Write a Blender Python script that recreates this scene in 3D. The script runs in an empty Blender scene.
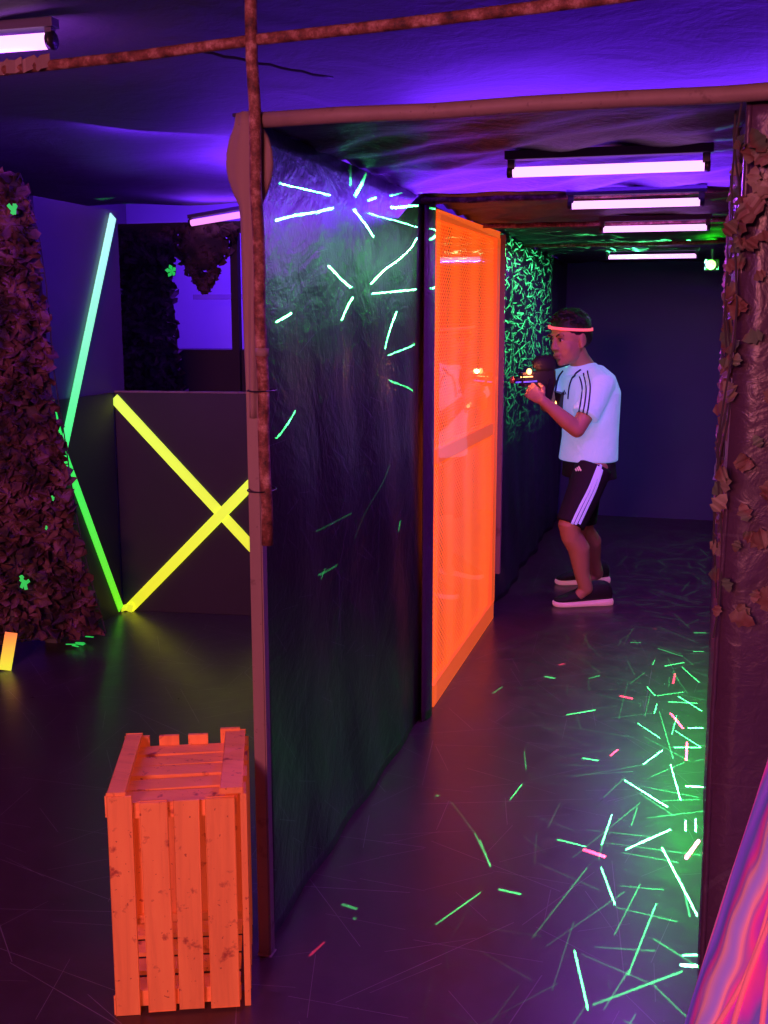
import bpy, bmesh, math, random
from mathutils import Vector, Matrix
from mathutils.bvhtree import BVHTree

random.seed(7)
PI = math.pi
SC = bpy.context.scene
COL = SC.collection

# ------------------------------------------------------------------ camera
FOC = 1100.0
CAM = Vector((0, 0, 1.45))
PITCH = math.atan(192 / FOC)
YAW = math.atan2(308, math.hypot(FOC, 192))
FW = Vector((-math.sin(YAW) * math.cos(PITCH), math.cos(YAW) * math.cos(PITCH), -math.sin(PITCH)))
RT = Vector((math.cos(YAW), math.sin(YAW), 0))
UP = RT.cross(FW)
cd = bpy.data.cameras.new('camera')
cam = bpy.data.objects.new('camera', cd)
COL.objects.link(cam)
cd.sensor_fit = 'HORIZONTAL'
cd.sensor_width = 36
cd.lens = FOC / 768 * 36
cd.clip_start = 0.05
m = Matrix((RT, UP, -FW)).transposed().to_4x4()
m.translation = CAM
cam.matrix_world = m
SC.camera = cam


def ray(px, py):
    return FW + RT * ((px - 384) / FOC) - UP * ((py - 512) / FOC)


def at(px, py, Y):                       # point on the plane y = Y
    d = ray(px, py)
    return CAM + d * (Y / d.y)


def on_floor(px, py, z=0.0):
    d = ray(px, py)
    return CAM + d * ((z - CAM.z) / d.z)


def on_x(px, py, X):
    d = ray(px, py)
    return CAM + d * (X / d.x)


# ------------------------------------------------------------------ view, world
SC.view_settings.view_transform = 'Standard'
SC.view_settings.look = 'None'
SC.view_settings.exposure = 0.0
SC.view_settings.gamma = 1.0
SC.view_settings.use_curve_mapping = False
w = bpy.data.worlds.new('world')
SC.world = w
w.use_nodes = True
w.node_tree.nodes['Background'].inputs[0].default_value = (0.35, 0.10, 0.75, 1)
w.node_tree.nodes['Background'].inputs[1].default_value = 0.02


def area(name, loc, target, size, power, color, sy=None):
    l = bpy.data.lights.new(name, 'AREA')
    l.energy = power
    l.color = color
    l.shape = 'RECTANGLE'
    l.size = size
    l.size_y = sy or size
    o = bpy.data.objects.new(name, l)
    COL.objects.link(o)
    o.location = loc
    o.rotation_euler = (Vector(target) - Vector(loc)).to_track_quat('-Z', 'Y').to_euler()
    return o


def point(name, loc, power, color, r=0.02):
    l = bpy.data.lights.new(name, 'POINT')
    l.energy = power
    l.color = color
    l.shadow_soft_size = r
    o = bpy.data.objects.new(name, l)
    COL.objects.link(o)
    o.location = loc
    return o


UV = (0.16, 0.02, 1.0)
VIO = (0.42, 0.06, 1.0)
# pink lamp of the room behind the photographer
area('pink_room_lamp', (-0.9, -2.6, 1.95), (-0.8, 3.5, 0.6), 1.2, 145, (1.0, 0.24, 0.28), 0.3)
# black light tubes, and unseen lamps added without any tube
TUBES = [(-0.45, 0.012, 2.85, 1.815), (-0.39, 0.007, 3.70, 1.815), (-0.366, 0.04, 4.70, 1.815), (-0.49, 0.006, 6.75, 1.815)]
for x0, x1, y, z in TUBES:
    area('corridor_tube_light', ((x0 + x1) / 2, y, z - 0.0135), ((x0 + x1) / 2, y, 0), x1 - x0, 10.0, VIO, 0.010)
    area('corridor_tube_uplight', ((x0 + x1) / 2, y + 0.03, z - 0.05), ((x0 + x1) / 2, y + 0.06, 2.2), x1 - x0, 0.35, VIO, 0.02)
area('front_tube_uplight', (-1.85, 2.5, 2.04), (-1.85, 2.9, 2.3), 0.6, 3.0, VIO, 0.05)
area('front_tube_light', (-1.85, 2.5, 2.08), (-1.85, 2.9, 0), 0.6, 8.0, VIO, 0.05)
area('rear_tube_uplight', (-2.6, 6.2, 1.98), (-2.5, 6.0, 3.0), 0.6, 9.0, UV, 0.05)
area('rear_tube_light', (-2.95, 6.95, 2.3), (-2.9, 8.2, 1.2), 0.6, 60.0, UV, 0.05)
area('unseen_roof_uplight', (-0.2, 3.9, 1.93), (-0.2, 3.7, 2.5), 1.6, 60.0, UV, 1.0)  # unseen lamp over the corridor film, added for the high ceiling's glow
area('unseen_roof_uplight', (-1.75, 4.8, 1.9), (-1.75, 4.8, 2.5), 0.6, 36.0, UV, 0.5)  # unseen lamp without fixture, added to brighten the ceiling behind the pole
area('added_side_wall_light', (-1.9, 3.9, 2.08), (-2.72, 4.6, 1.5), 0.6, 7.0, UV, 0.05)  # added lamp without fixture, turns the side wall blue
area('added_photographer_side_light', (-1.2, -0.6, 2.1), (-1.2, 1.2, 2.15), 0.6, 9.0, VIO, 0.05)  # added lamp behind the camera, no fixture, tints the near ceiling violet

# ------------------------------------------------------------------ node helpers


class NT:
    def __init__(s, tree):
        s.t = tree
        s.n = tree.nodes
        s.l = tree.links

    def new(s, kind, **kw):
        n = s.n.new(kind)
        for k, v in kw.items():
            setattr(n, k, v)
        return n

    def put(s, sock, v):
        if isinstance(v, bpy.types.NodeSocket):
            s.l.new(v, sock)
        elif v is not None:
            sock.default_value = v

    def math(s, op, a, b=None, c=None):
        n = s.new('ShaderNodeMath', operation=op)
        s.put(n.inputs[0], a)
        s.put(n.inputs[1], b)
        s.put(n.inputs[2], c)
        return n.outputs[0]

    def vdot(s, a, b):
        n = s.new('ShaderNodeVectorMath', operation='DOT_PRODUCT')
        s.put(n.inputs[0], a)
        s.put(n.inputs[1], b)
        return n.outputs['Value']

    def vec(s, op, a, b):
        n = s.new('ShaderNodeVectorMath', operation=op)
        s.put(n.inputs[0], a)
        s.put(n.inputs[1], b)
        return n.outputs['Vector']

    def comb(s, x, y, z=0.0):
        n = s.new('ShaderNodeCombineXYZ')
        for i, v in enumerate((x, y, z)):
            s.put(n.inputs[i], v)
        return n.outputs[0]

    def sep(s, v):
        n = s.new('ShaderNodeSeparateXYZ')
        s.put(n.inputs[0], v)
        return n.outputs

    def noise(s, v, scale, detail=3, rough=0.5, dist=0.0):
        n = s.new('ShaderNodeTexNoise')
        s.put(n.inputs['Vector'], v)
        n.inputs['Scale'].default_value = scale
        n.inputs['Detail'].default_value = detail
        n.inputs['Roughness'].default_value = rough
        n.inputs['Distortion'].default_value = dist
        return n.outputs['Fac']

    def ramp(s, f, stops):
        n = s.new('ShaderNodeValToRGB')
        s.put(n.inputs[0], f)
        e = n.color_ramp.elements
        while len(e) < len(stops):
            e.new(0.5)
        for i, (p, c) in enumerate(stops):
            e[i].position = p
            e[i].color = c if len(c) == 4 else (*c, 1)
        return n.outputs[0]

    def mix(s, f, a, b):
        n = s.new('ShaderNodeMix', data_type='RGBA')
        s.put(n.inputs[0], f)
        s.put(n.inputs[6], a if isinstance(a, bpy.types.NodeSocket) else (*a, 1)[:4])
        s.put(n.inputs[7], b if isinstance(b, bpy.types.NodeSocket) else (*b, 1)[:4])
        return n.outputs[2]

    def streaks(s, v2, scale, half_len, half_w, density, seed=0.0, a0=0.0, a1=6.283):
        """short straight marks, one per cell, each with its own direction"""
        v = s.vec('ADD', v2, (seed * 3.17, seed * 7.31, 0))
        n = s.new('ShaderNodeTexVoronoi', voronoi_dimensions='2D', feature='F1')
        s.put(n.inputs['Vector'], v)
        n.inputs['Scale'].default_value = scale
        loc = s.vec('SUBTRACT', v, n.outputs['Position'])
        c = s.sep(n.outputs['Color'])
        ang = s.math('MULTIPLY_ADD', c[0], a1 - a0, a0)
        r = s.new('ShaderNodeVectorRotate', rotation_type='Z_AXIS')
        s.put(r.inputs['Vector'], loc)
        s.put(r.inputs['Angle'], ang)
        q = s.sep(r.outputs[0])
        a = s.math('LESS_THAN', s.math('ABSOLUTE', q[0]), half_len)
        b = s.math('LESS_THAN', s.math('ABSOLUTE', q[1]), half_w)
        g = s.math('LESS_THAN', c[1], density)
        return s.math('MULTIPLY', s.math('MULTIPLY', a, b), g)


def mat(name, color=(0.5, 0.5, 0.5), rough=0.6, metal=0.0, emit=None, estr=0.0, coat=0.0, build=None):
    mm = bpy.data.materials.new(name)
    mm.use_nodes = True
    nt = NT(mm.node_tree)
    b = nt.n['Principled BSDF']
    b.inputs['Base Color'].default_value = (*color, 1)
    b.inputs['Roughness'].default_value = rough
    b.inputs['Metallic'].default_value = metal
    if emit:
        b.inputs['Emission Color'].default_value = (*emit, 1)
        b.inputs['Emission Strength'].default_value = estr
    if coat:
        b.inputs['Coat Weight'].default_value = coat
        b.inputs['Coat Roughness'].default_value = 0.15
    if build:
        build(nt, b)
    return mm


def bump(nt, b, h, strength=0.3, dist=0.01):
    n = nt.new('ShaderNodeBump')
    nt.put(n.inputs['Height'], h)
    n.inputs['Strength'].default_value = strength
    n.inputs['Distance'].default_value = dist
    nt.l.new(n.outputs[0], b.inputs['Normal'])


def pos(nt):
    return nt.new('ShaderNodeNewGeometry').outputs['Position']


# ------------------------------------------------------------------ materials
def f_floor(nt, b):
    p = pos(nt)
    n1 = nt.noise(p, 1.3, 5, 0.6)
    n2 = nt.noise(p, 9, 6, 0.7)
    base = nt.mix(nt.math('MULTIPLY', n1, n2), (0.035, 0.018, 0.022), (0.13, 0.07, 0.085))
    s1 = nt.streaks(p, 2.2, 0.28, 0.0011, 0.9, 1)
    s2 = nt.streaks(p, 3.1, 0.2, 0.0009, 0.9, 2)
    s3 = nt.streaks(p, 5.5, 0.12, 0.0008, 0.9, 3)
    s = nt.math('MINIMUM', nt.math('ADD', s1, nt.math('ADD', s2, s3)), 1.0)
    s = nt.math('MULTIPLY', s, nt.math('MULTIPLY', nt.noise(p, 5, 2), 0.6))
    spk = nt.math('GREATER_THAN', nt.noise(p, 60, 2, 0.8), 0.76)
    s = nt.math('MAXIMUM', s, nt.math('MULTIPLY', spk, 0.35))
    nt.l.new(nt.mix(s, base, (0.42, 0.36, 0.40)), b.inputs['Base Color'])
    nt.l.new(nt.math('MULTIPLY_ADD', n2, 0.25, 0.20), b.inputs['Roughness'])
    bump(nt, b, n2, 0.12, 0.004)


def f_film(axis, crinkle=0.5, scr=1.0, lit=(0.014, 0.013, 0.018), r0=0.0):
    def f(nt, b):
        p = pos(nt)
        q = nt.sep(p)
        v2 = nt.comb(q[1], q[2]) if axis == 'x' else (nt.comb(q[0], q[2]) if axis == 'y' else nt.comb(q[0], q[1]))
        s1 = nt.streaks(v2, 3.0, 0.16, 0.0010, 0.9, 4, 0.7, 2.2)
        s2 = nt.streaks(v2, 5.5, 0.10, 0.0009, 0.9, 5, 0.4, 2.4)
        s3 = nt.streaks(v2, 8.5, 0.06, 0.0008, 0.8, 6)
        s = nt.math('MINIMUM', nt.math('ADD', s1, nt.math('ADD', s2, s3)), 1.0)
        s = nt.math('MULTIPLY', s, nt.math('MULTIPLY', nt.noise(p, 4, 2), 0.42 * scr))
        cl = nt.noise(p, 2.2, 4, 0.6)
        base = nt.mix(cl, lit, tuple(c * 2.4 for c in lit))
        nt.l.new(nt.mix(s, base, (0.30, 0.32, 0.36)), b.inputs['Base Color'])
        nt.l.new(nt.math('MULTIPLY_ADD', cl, 0.25, 0.22 + r0), b.inputs['Roughness'])
        h = nt.math('ADD', nt.noise(p, 3.5, 5, 0.55, 0.8), nt.math('MULTIPLY', nt.noise(p, 22, 4, 0.6, 1.5), 0.18))
        bump(nt, b, h, crinkle, 0.05)
    return f


def f_wood(col, dark, emit=None, es=0.0, grain=(3, 40, 40)):
    def f(nt, b):
        tc = nt.new('ShaderNodeTexCoord').outputs['Object']
        mp = nt.new('ShaderNodeMapping')
        nt.put(mp.inputs['Vector'], tc)
        mp.inputs['Scale'].default_value = grain
        g = nt.noise(mp.outputs[0], 1.0, 5, 0.6, 0.4)
        st = nt.noise(tc, 22, 4, 0.6)
        sm = nt.ramp(st, [(0.30, (0.15, 0.15, 0.15)), (0.40, (1, 1, 1))])
        sp = nt.ramp(nt.noise(tc, 90, 2, 0.5), [(0.26, (0.3, 0.3, 0.3)), (0.31, (1, 1, 1))])
        gr = nt.ramp(g, [(0.30, (0.72, 0.72, 0.72)), (0.65, (1, 1, 1))])
        k = nt.mix(1.0, sm, sm)
        k = nt.vec('MULTIPLY', nt.vec('MULTIPLY', sm, sp), gr)
        c = nt.mix(nt.sep(k)[0], dark, col)
        nt.l.new(c, b.inputs['Base Color'])
        if emit:
            e = nt.vec('MULTIPLY', k, emit)
            nt.l.new(e, b.inputs['Emission Color'])
            b.inputs['Emission Strength'].default_value = es
        bump(nt, b, g, 0.3, 0.003)
    return f


def f_rust(nt, b):
    p = pos(nt)
    n = nt.noise(p, 28, 6, 0.75)
    c = nt.ramp(n, [(0.35, (0.045, 0.018, 0.014)), (0.5, (0.20, 0.07, 0.045)), (0.62, (0.42, 0.22, 0.17)), (0.75, (0.75, 0.6, 0.55))])
    nt.l.new(c, b.inputs['Base Color'])
    bump(nt, b, n, 0.5, 0.003)


M = {}
M['floor'] = mat('worn_dark_floor', build=f_floor)
M['film_x'] = mat('black_plastic_film', build=f_film('x', 0.22, 1.3, (0.008, 0.007, 0.011)))
M['film_foil'] = mat('crinkled_dark_film', build=f_film('x', 0.25, 0.8, (0.02, 0.022, 0.03)))
M['film_z'] = mat('black_ceiling_film', rough=0.7, build=f_film('z', 0.25, 0.25, (0.055, 0.05, 0.065), 0.35))
M['film_zc'] = mat('crumpled_ceiling_film', build=f_film('z', 0.3, 0.3, (0.022, 0.014, 0.022), 0.22))
M['film_purple'] = mat('dark_purple_film', build=f_film('x', 0.3, 0.3, (0.042, 0.020, 0.045)))
M['wall_matte'] = mat('matte_dark_wall', rough=0.85, build=lambda nt, b: nt.l.new(nt.mix(nt.noise(pos(nt), 1.5, 4), (0.05, 0.05, 0.16), (0.08, 0.08, 0.22)), b.inputs['Base Color']))
M['wall_blue'] = mat('pale_blue_wall', rough=0.8, build=lambda nt, b: nt.l.new(nt.mix(nt.noise(pos(nt), 2, 4), (0.30, 0.30, 0.42), (0.42, 0.42, 0.55)), b.inputs['Base Color']))
M['wall_mid'] = mat('dark_grey_wall', rough=0.75, build=lambda nt, b: nt.l.new(nt.mix(nt.noise(pos(nt), 1.8, 4), (0.11, 0.10, 0.13), (0.17, 0.16, 0.20)), b.inputs['Base Color']))
M['board'] = mat('black_board', rough=0.6, build=lambda nt, b: nt.l.new(nt.mix(nt.noise(pos(nt), 3, 5), (0.022, 0.018, 0.024), (0.045, 0.035, 0.045)), b.inputs['Base Color']))
M['rust'] = mat('rusty_steel', rough=0.7, build=f_rust)
M['pinkpaint'] = mat('dull_pink_painted_steel', (0.34, 0.17, 0.17), 0.6, build=f_wood((0.27, 0.19, 0.17), (0.15, 0.09, 0.08), None, 0, (20, 20, 3)))
M['cloth_pink'] = mat('dusty_pink_sheet', (0.28, 0.19, 0.17), 0.8)
M['orange_wood'] = mat('fluorescent_orange_wood', rough=0.7, build=f_wood((0.92, 0.36, 0.11), (0.38, 0.05, 0.04), (0.95, 0.12, 0.03), 0.15))
M['orange_wood_up'] = mat('fluorescent_orange_board', rough=0.7, build=f_wood((0.92, 0.36, 0.11), (0.38, 0.05, 0.04), (0.95, 0.12, 0.03), 0.15, (40, 40, 3)))
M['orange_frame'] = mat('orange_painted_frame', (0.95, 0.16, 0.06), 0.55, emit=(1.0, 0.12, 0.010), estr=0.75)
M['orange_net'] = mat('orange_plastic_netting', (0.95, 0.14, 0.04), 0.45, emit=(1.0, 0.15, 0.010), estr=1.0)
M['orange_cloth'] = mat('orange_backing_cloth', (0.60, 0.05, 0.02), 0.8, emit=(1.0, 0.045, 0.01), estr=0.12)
M['blackplastic'] = mat('black_plastic', (0.02, 0.018, 0.022), 0.4)
M['tube'] = mat('glowing_black_light_tube', (0.8, 0.7, 0.9), 0.3, emit=(0.95, 0.42, 1.0), estr=1.75)
M['tube_b'] = mat('glowing_magenta_tube', (0.8, 0.7, 0.9), 0.3, emit=(1.0, 0.30, 1.0), estr=1.2)
M['fixture'] = mat('lamp_housing', (0.10, 0.08, 0.14), 0.5)


def f_tape(c0, c1, z0, z1, e):
    def f(nt, b):
        q = nt.sep(pos(nt))
        fac = nt.math('DIVIDE', nt.math('SUBTRACT', q[2], z0), z1 - z0)
        c = nt.ramp(fac, [(0.0, c0), (1.0, c1)])
        nt.l.new(c, b.inputs['Base Color'])
        nt.l.new(c, b.inputs['Emission Color'])
        b.inputs['Emission Strength'].default_value = e
    return f


M['tape_yellow'] = mat('fluorescent_yellow_tape', rough=0.5, build=f_tape((0.72, 0.74, 0.02), (0.66, 1.0, 0.08), 0.0, 1.1, 0.95))
M['tape_green'] = mat('fluorescent_green_tape', rough=0.5, build=f_tape((0.16, 0.85, 0.02), (0.03, 0.95, 0.12), 0.1, 0.85, 0.95))
M['tape_mint'] = mat('fluorescent_mint_tape', rough=0.5, build=f_tape((0.06, 0.95, 0.20), (0.45, 1.0, 0.75), 0.9, 1.9, 1.0))
M['tape_orange'] = mat('fluorescent_yellow_orange_tape', rough=0.5, build=f_tape((0.75, 0.85, 0.03), (1.0, 0.25, 0.05), 0.02, 0.15, 0.85))
M['glow_green'] = mat('glowing_bright_green', (0.05, 0.8, 0.1), 0.5, emit=(0.03, 0.8, 0.12), estr=0.6)
M['skin'] = mat('skin', (0.50, 0.30, 0.16), 0.55)
M['hair'] = mat('black_hair', (0.012, 0.009, 0.010), 0.5, build=lambda nt, b: bump(nt, b, nt.noise(nt.vec('MULTIPLY', nt.new('ShaderNodeTexCoord').outputs['Object'], (1, 1, 0.3)), 160, 3), 0.8, 0.006))
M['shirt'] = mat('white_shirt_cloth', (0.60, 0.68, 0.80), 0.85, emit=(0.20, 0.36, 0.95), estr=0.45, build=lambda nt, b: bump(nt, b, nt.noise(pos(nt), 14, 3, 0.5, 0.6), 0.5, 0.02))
M['navy'] = mat('navy_cloth_stripe', (0.015, 0.015, 0.09), 0.8)
M['shorts'] = mat('black_shorts_cloth', (0.012, 0.010, 0.018), 0.8, build=lambda nt, b: bump(nt, b, nt.noise(pos(nt), 12, 3), 0.4, 0.02))
M['stripe_glow'] = mat('white_side_stripe', (0.7, 0.7, 0.8), 0.8, emit=(0.20, 0.17, 0.95), estr=0.6)
M['logo_pink'] = mat('pale_logo_print', (0.8, 0.6, 0.65), 0.8, emit=(0.6, 0.3, 0.45), estr=0.3)
M['shoe'] = mat('black_shoe_fabric', (0.015, 0.012, 0.016), 0.75)
M['sole'] = mat('pale_pink_sole', (0.85, 0.55, 0.60), 0.6, emit=(0.55, 0.16, 0.28), estr=0.35)
M['headband'] = mat('glowing_pink_headband', (0.9, 0.2, 0.25), 0.6, emit=(1.0, 0.10, 0.14), estr=0.85)
M['glow_orange'] = mat('lit_orange_lamp', (1, 0.5, 0.2), 0.3, emit=(1.0, 0.42, 0.12), estr=5.0)
M['blue_highlight'] = mat('glowing_blue_highlight', (0.1, 0.1, 0.8), 0.3, emit=(0.12, 0.10, 1.0), estr=0.8)
M['copper'] = mat('orange_muzzle_plastic', (0.6, 0.18, 0.08), 0.5)
M['eyewhite'] = mat('eye_white', (0.6, 0.5, 0.5), 0.4)
M['eyedark'] = mat('dark_eye', (0.01, 0.008, 0.008), 0.3)
M['lips'] = mat('lips', (0.38, 0.12, 0.11), 0.5)
M['laser_glow'] = mat('lit_green_laser_lens', (0.3, 1, 0.3), 0.3, emit=(0.22, 1.0, 0.12), estr=6.0)


def f_camo(a, bcol, c):
    def f(nt, b):
        n = nt.noise(pos(nt), 11, 3, 0.5)
        nt.l.new(nt.ramp(n, [(0.38, a), (0.50, bcol), (0.64, c)]), b.inputs['Base Color'])
    return f


M['camo'] = mat('camouflage_scraps', rough=0.8, build=f_camo((0.04, 0.022, 0.025), (0.13, 0.05, 0.05), (0.26, 0.12, 0.12)))
M['camo_dark'] = mat('dark_camouflage_scraps', rough=0.8, build=f_camo((0.03, 0.02, 0.03), (0.09, 0.05, 0.06), (0.15, 0.09, 0.12)))
M['leafmix'] = mat('autumn_leaf_cloth', rough=0.55, build=f_camo((0.10, 0.14, 0.09), (0.16, 0.06, 0.05), (0.26, 0.22, 0.16)))
M['string'] = mat('dark_net_string', (0.05, 0.04, 0.05), 0.8)


def f_swirl(nt, b):
    p = pos(nt)
    q = nt.sep(p)
    wob = nt.noise(nt.comb(q[0], q[1], nt.math('MULTIPLY', q[2], 0.35)), 5.0, 3, 0.5)
    a = nt.math('ARCTAN2', nt.math('SUBTRACT', q[1], 1.45), nt.math('SUBTRACT', q[0], 0.42))
    t = nt.math('ADD', nt.math('MULTIPLY', a, 19.0), nt.math('MULTIPLY', wob, 13.0))
    t = nt.math('ADD', t, nt.math('MULTIPLY', q[2], 2.0))
    s = nt.math('MULTIPLY_ADD', nt.math('SINE', t), 0.5, 0.5)
    c = nt.ramp(s, [(0.0, (0.30, 0.10, 0.75)), (0.22, (0.17, 0.12, 0.55)), (0.38, (0.62, 0.05, 0.55)), (0.55, (0.90, 0.07, 0.36)), (0.72, (0.48, 0.12, 0.50)), (0.85, (0.95, 0.30, 0.40)), (1.0, (0.42, 0.22, 0.78))])
    nt.l.new(c, b.inputs['Base Color'])
    nt.l.new(c, b.inputs['Emission Color'])
    b.inputs['Emission Strength'].default_value = 0.20
    bump(nt, b, s, 0.6, 0.02)


M['swirl'] = mat('pink_and_violet_swirl_paint', rough=0.3, build=f_swirl)
M['strand'] = mat('salmon_paint_strand', (0.90, 0.26, 0.34), 0.35, emit=(0.9, 0.18, 0.30), estr=0.15)


def clear_film():
    mm = bpy.data.materials.new('clear_plastic_sheet')
    mm.use_nodes = True
    nt = NT(mm.node_tree)
    nt.n.clear()
    o = nt.new('ShaderNodeOutputMaterial')
    t = nt.new('ShaderNodeBsdfTransparent')
    g = nt.new('ShaderNodeBsdfGlossy')
    g.inputs['Roughness'].default_value = 0.04
    fr = nt.new('ShaderNodeLayerWeight')
    fr.inputs['Blend'].default_value = 0.5
    fac = nt.math('MULTIPLY_ADD', nt.math('POWER', fr.outputs['Facing'], 5.0), 0.7, 0.04)
    mx = nt.new('ShaderNodeMixShader')
    nt.l.new(fac, mx.inputs[0])
    nt.l.new(t.outputs[0], mx.inputs[1])
    nt.l.new(g.outputs[0], mx.inputs[2])
    nt.l.new(mx.outputs[0], o.inputs[0])
    return mm


M['clear'] = clear_film()

# ------------------------------------------------------------------ mesh helpers


def V(*a):
    return Vector(a)


def frame_for(d):
    d = d.normalized()
    u = Vector((0, 0, 1)) if abs(d.z) < 0.95 else Vector((1, 0, 0))
    a = d.cross(u).normalized()
    return a, a.cross(d).normalized()


class MB:
    def __init__(s):
        s.b = bmesh.new()

    def box(s, c, size, R=None, bev=0.0):
        c = Vector(c)
        R = R or Matrix.Identity(3)
        r = bmesh.ops.create_cube(s.b, size=1.0)
        vs = r['verts']
        for v in vs:
            v.co = c + R @ Vector((v.co.x * size[0], v.co.y * size[1], v.co.z * size[2]))
        if bev:
            es = {e for v in vs for e in v.link_edges}
            bmesh.ops.bevel(s.b, geom=list(es), offset=bev, segments=2, affect='EDGES', profile=0.7)
        return s

    def bar(s, a, c, w, t, n, bev=0.0):
        """flat bar a->c, width w, thickness t along n"""
        a, c, n = Vector(a), Vector(c), Vector(n).normalized()
        d = (c - a)
        L = d.length
        d.normalize()
        n = (n - d * n.dot(d)).normalized()
        sdir = n.cross(d)
        R = Matrix((d, sdir, n)).transposed()
        return s.box((a + c) / 2, (L, w, t), R, bev)

    def ring_loft(s, rings, caps=True):
        rows = [[s.b.verts.new(p) for p in r] for r in rings]
        n = len(rows[0])
        for i in range(len(rows) - 1):
            for j in range(n):
                k = (j + 1) % n
                s.b.faces.new((rows[i][j], rows[i][k], rows[i + 1][k], rows[i + 1][j]))
        if caps:
            s.b.faces.new(list(reversed(rows[0])))
            s.b.faces.new(rows[-1])
        return s

    def tube(s, pts, r, seg=12, rs=None, round_ends=False):
        pts = [Vector(p) for p in pts]
        rs = rs or [r] * len(pts)
        if round_ends:
            d0 = (pts[0] - pts[1]).normalized()
            d1 = (pts[-1] - pts[-2]).normalized()
            P = []
            Q = []
            for k in (3, 2, 1):
                a = k * PI / 6.3
                P.append(pts[0] + d0 * rs[0] * math.sin(a))
                Q.append(rs[0] * math.cos(a))
            P += pts
            Q += rs
            for k in (1, 2, 3):
                a = k * PI / 6.3
                P.append(pts[-1] + d1 * rs[-1] * math.sin(a))
                Q.append(rs[-1] * math.cos(a))
            pts, rs = P, Q
        rings = []
        a = None
        for i, p in enumerate(pts):
            d = (pts[min(i + 1, len(pts) - 1)] - pts[max(i - 1, 0)]).normalized()
            if a is None:
                a, b2 = frame_for(d)
            a = (a - d * a.dot(d)).normalized()
            b2 = a.cross(d)
            rings.append([p + a * math.cos(2 * PI * j / seg) * rs[i] + b2 * math.sin(2 * PI * j / seg) * rs[i] for j in range(seg)])
        return s.ring_loft(rings)

    def eloft(s, secs, seg=24, pw=2.0):
        """secs: (centre, axis a vector, axis b vector) - elliptical rings"""
        rings = []
        for c, a, b2 in secs:
            rr = []
            for j in range(seg):
                t = 2 * PI * j / seg
                cs, sn = math.cos(t), math.sin(t)
                cs = math.copysign(abs(cs) ** (2 / pw), cs)
                sn = math.copysign(abs(sn) ** (2 / pw), sn)
                rr.append(Vector(c) + Vector(a) * cs + Vector(b2) * sn)
            rings.append(rr)
        return s.ring_loft(rings)

    def ell(s, c, rx, ry, rz, R=None, seg=20, rings=12):
        R = R or Matrix.Identity(3)
        r = bmesh.ops.create_uvsphere(s.b, u_segments=seg, v_segments=rings, radius=1.0)
        for v in r['verts']:
            v.co = Vector(c) + R @ Vector((v.co.x * rx, v.co.y * ry, v.co.z * rz))
        return s

    def grid(s, nu, nv, fn, keep=None):
        vs = [[s.b.verts.new(fn(i / nu, j / nv)) for j in range(nv + 1)] for i in range(nu + 1)]
        for i in range(nu):
            for j in range(nv):
                if keep and not keep(i / nu, j / nv):
                    continue
                s.b.faces.new((vs[i][j], vs[i + 1][j], vs[i + 1][j + 1], vs[i][j + 1]))
        return s

    def quad(s, pts):
        s.b.faces.new([s.b.verts.new(p) for p in pts])
        return s

    def build(s, name, m_, parent=None, smooth=False, mods=()):
        bmesh.ops.recalc_face_normals(s.b, faces=s.b.faces)
        me = bpy.data.meshes.new(name)
        s.b.to_mesh(me)
        s.b.free()
        if smooth:
            me.polygons.foreach_set('use_smooth', [True] * len(me.polygons))
        me.materials.append(m_ if not isinstance(m_, str) else M[m_])
        o = bpy.data.objects.new(name, me)
        COL.objects.link(o)
        if parent:
            o.parent = parent
            o.matrix_parent_inverse = parent.matrix_world.inverted()
        for k, kw in mods:
            md = o.modifiers.new(k.lower(), k)
            for a, v in kw.items():
                setattr(md, a, v)
        return o


def thing(name, label, cat, loc, group=None):
    o = bpy.data.objects.new(name, None)
    COL.objects.link(o)
    o.location = loc
    o.matrix_world = Matrix.Translation(Vector(loc))
    o['label'] = label
    o['category'] = cat
    if group:
        o['group'] = group
    return o


def tag(o, label, cat, group=None):
    o['label'] = label
    o['category'] = cat
    if group:
        o['group'] = group
    return o


def struct(o):
    o['kind'] = 'structure'
    return o


def wob(x, y, s=0):
    return math.sin(x * 3.1 + s) * math.cos(y * 2.3 + 1.7 * s) * 0.6 + math.sin(x * 7.3 + y * 5.1 + s * 2.1) * 0.4


def smooth_by(o, ang=0.6):
    o.data.polygons.foreach_set('use_smooth', [True] * len(o.data.polygons))


# ------------------------------------------------------------------ the room shell
# the scene's big floor, high ceiling and outer walls
struct(MB().box((-1.2, 2.0, -0.05), (6.4, 13.2, 0.1)).build('floor', 'floor'))


def ceil_fn(u, v):
    x, y = -4.4 + u * 6.4, -4.6 + v * 11.0
    return V(x, y, 2.17 + 0.02 * wob(x, y) - 0.03 * (0.5 + 0.5 * math.sin(x * 2.1 + 0.5)))


struct(MB().grid(64, 100, ceil_fn).build('ceiling', 'film_z', smooth=True, mods=[('SOLIDIFY', {'thickness': 0.01, 'offset': 1})]))
struct(MB().box((-1.2, 7.5, 2.75), (6.4, 2.2, 0.06)).build('ceiling', 'wall_mid'))
struct(MB().box((-4.43, 2.0, 1.35), (0.06, 13.2, 2.75)).build('wall_left', 'wall_mid'))
struct(MB().box((2.03, 2.0, 1.35), (0.06, 13.2, 2.75)).build('wall_right', 'wall_matte'))
struct(MB().box((-2.68, 8.23, 1.35), (3.44, 0.06, 2.75)).build('wall_back', 'wall_blue'))
struct(MB().box((0.5, 8.33, 1.35), (2.98, 0.06, 2.75)).build('wall_back', 'wall_matte'))
struct(MB().box((-1.2, -4.63, 1.35), (6.4, 0.06, 2.75)).build('wall_front', 'wall_matte'))


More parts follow.
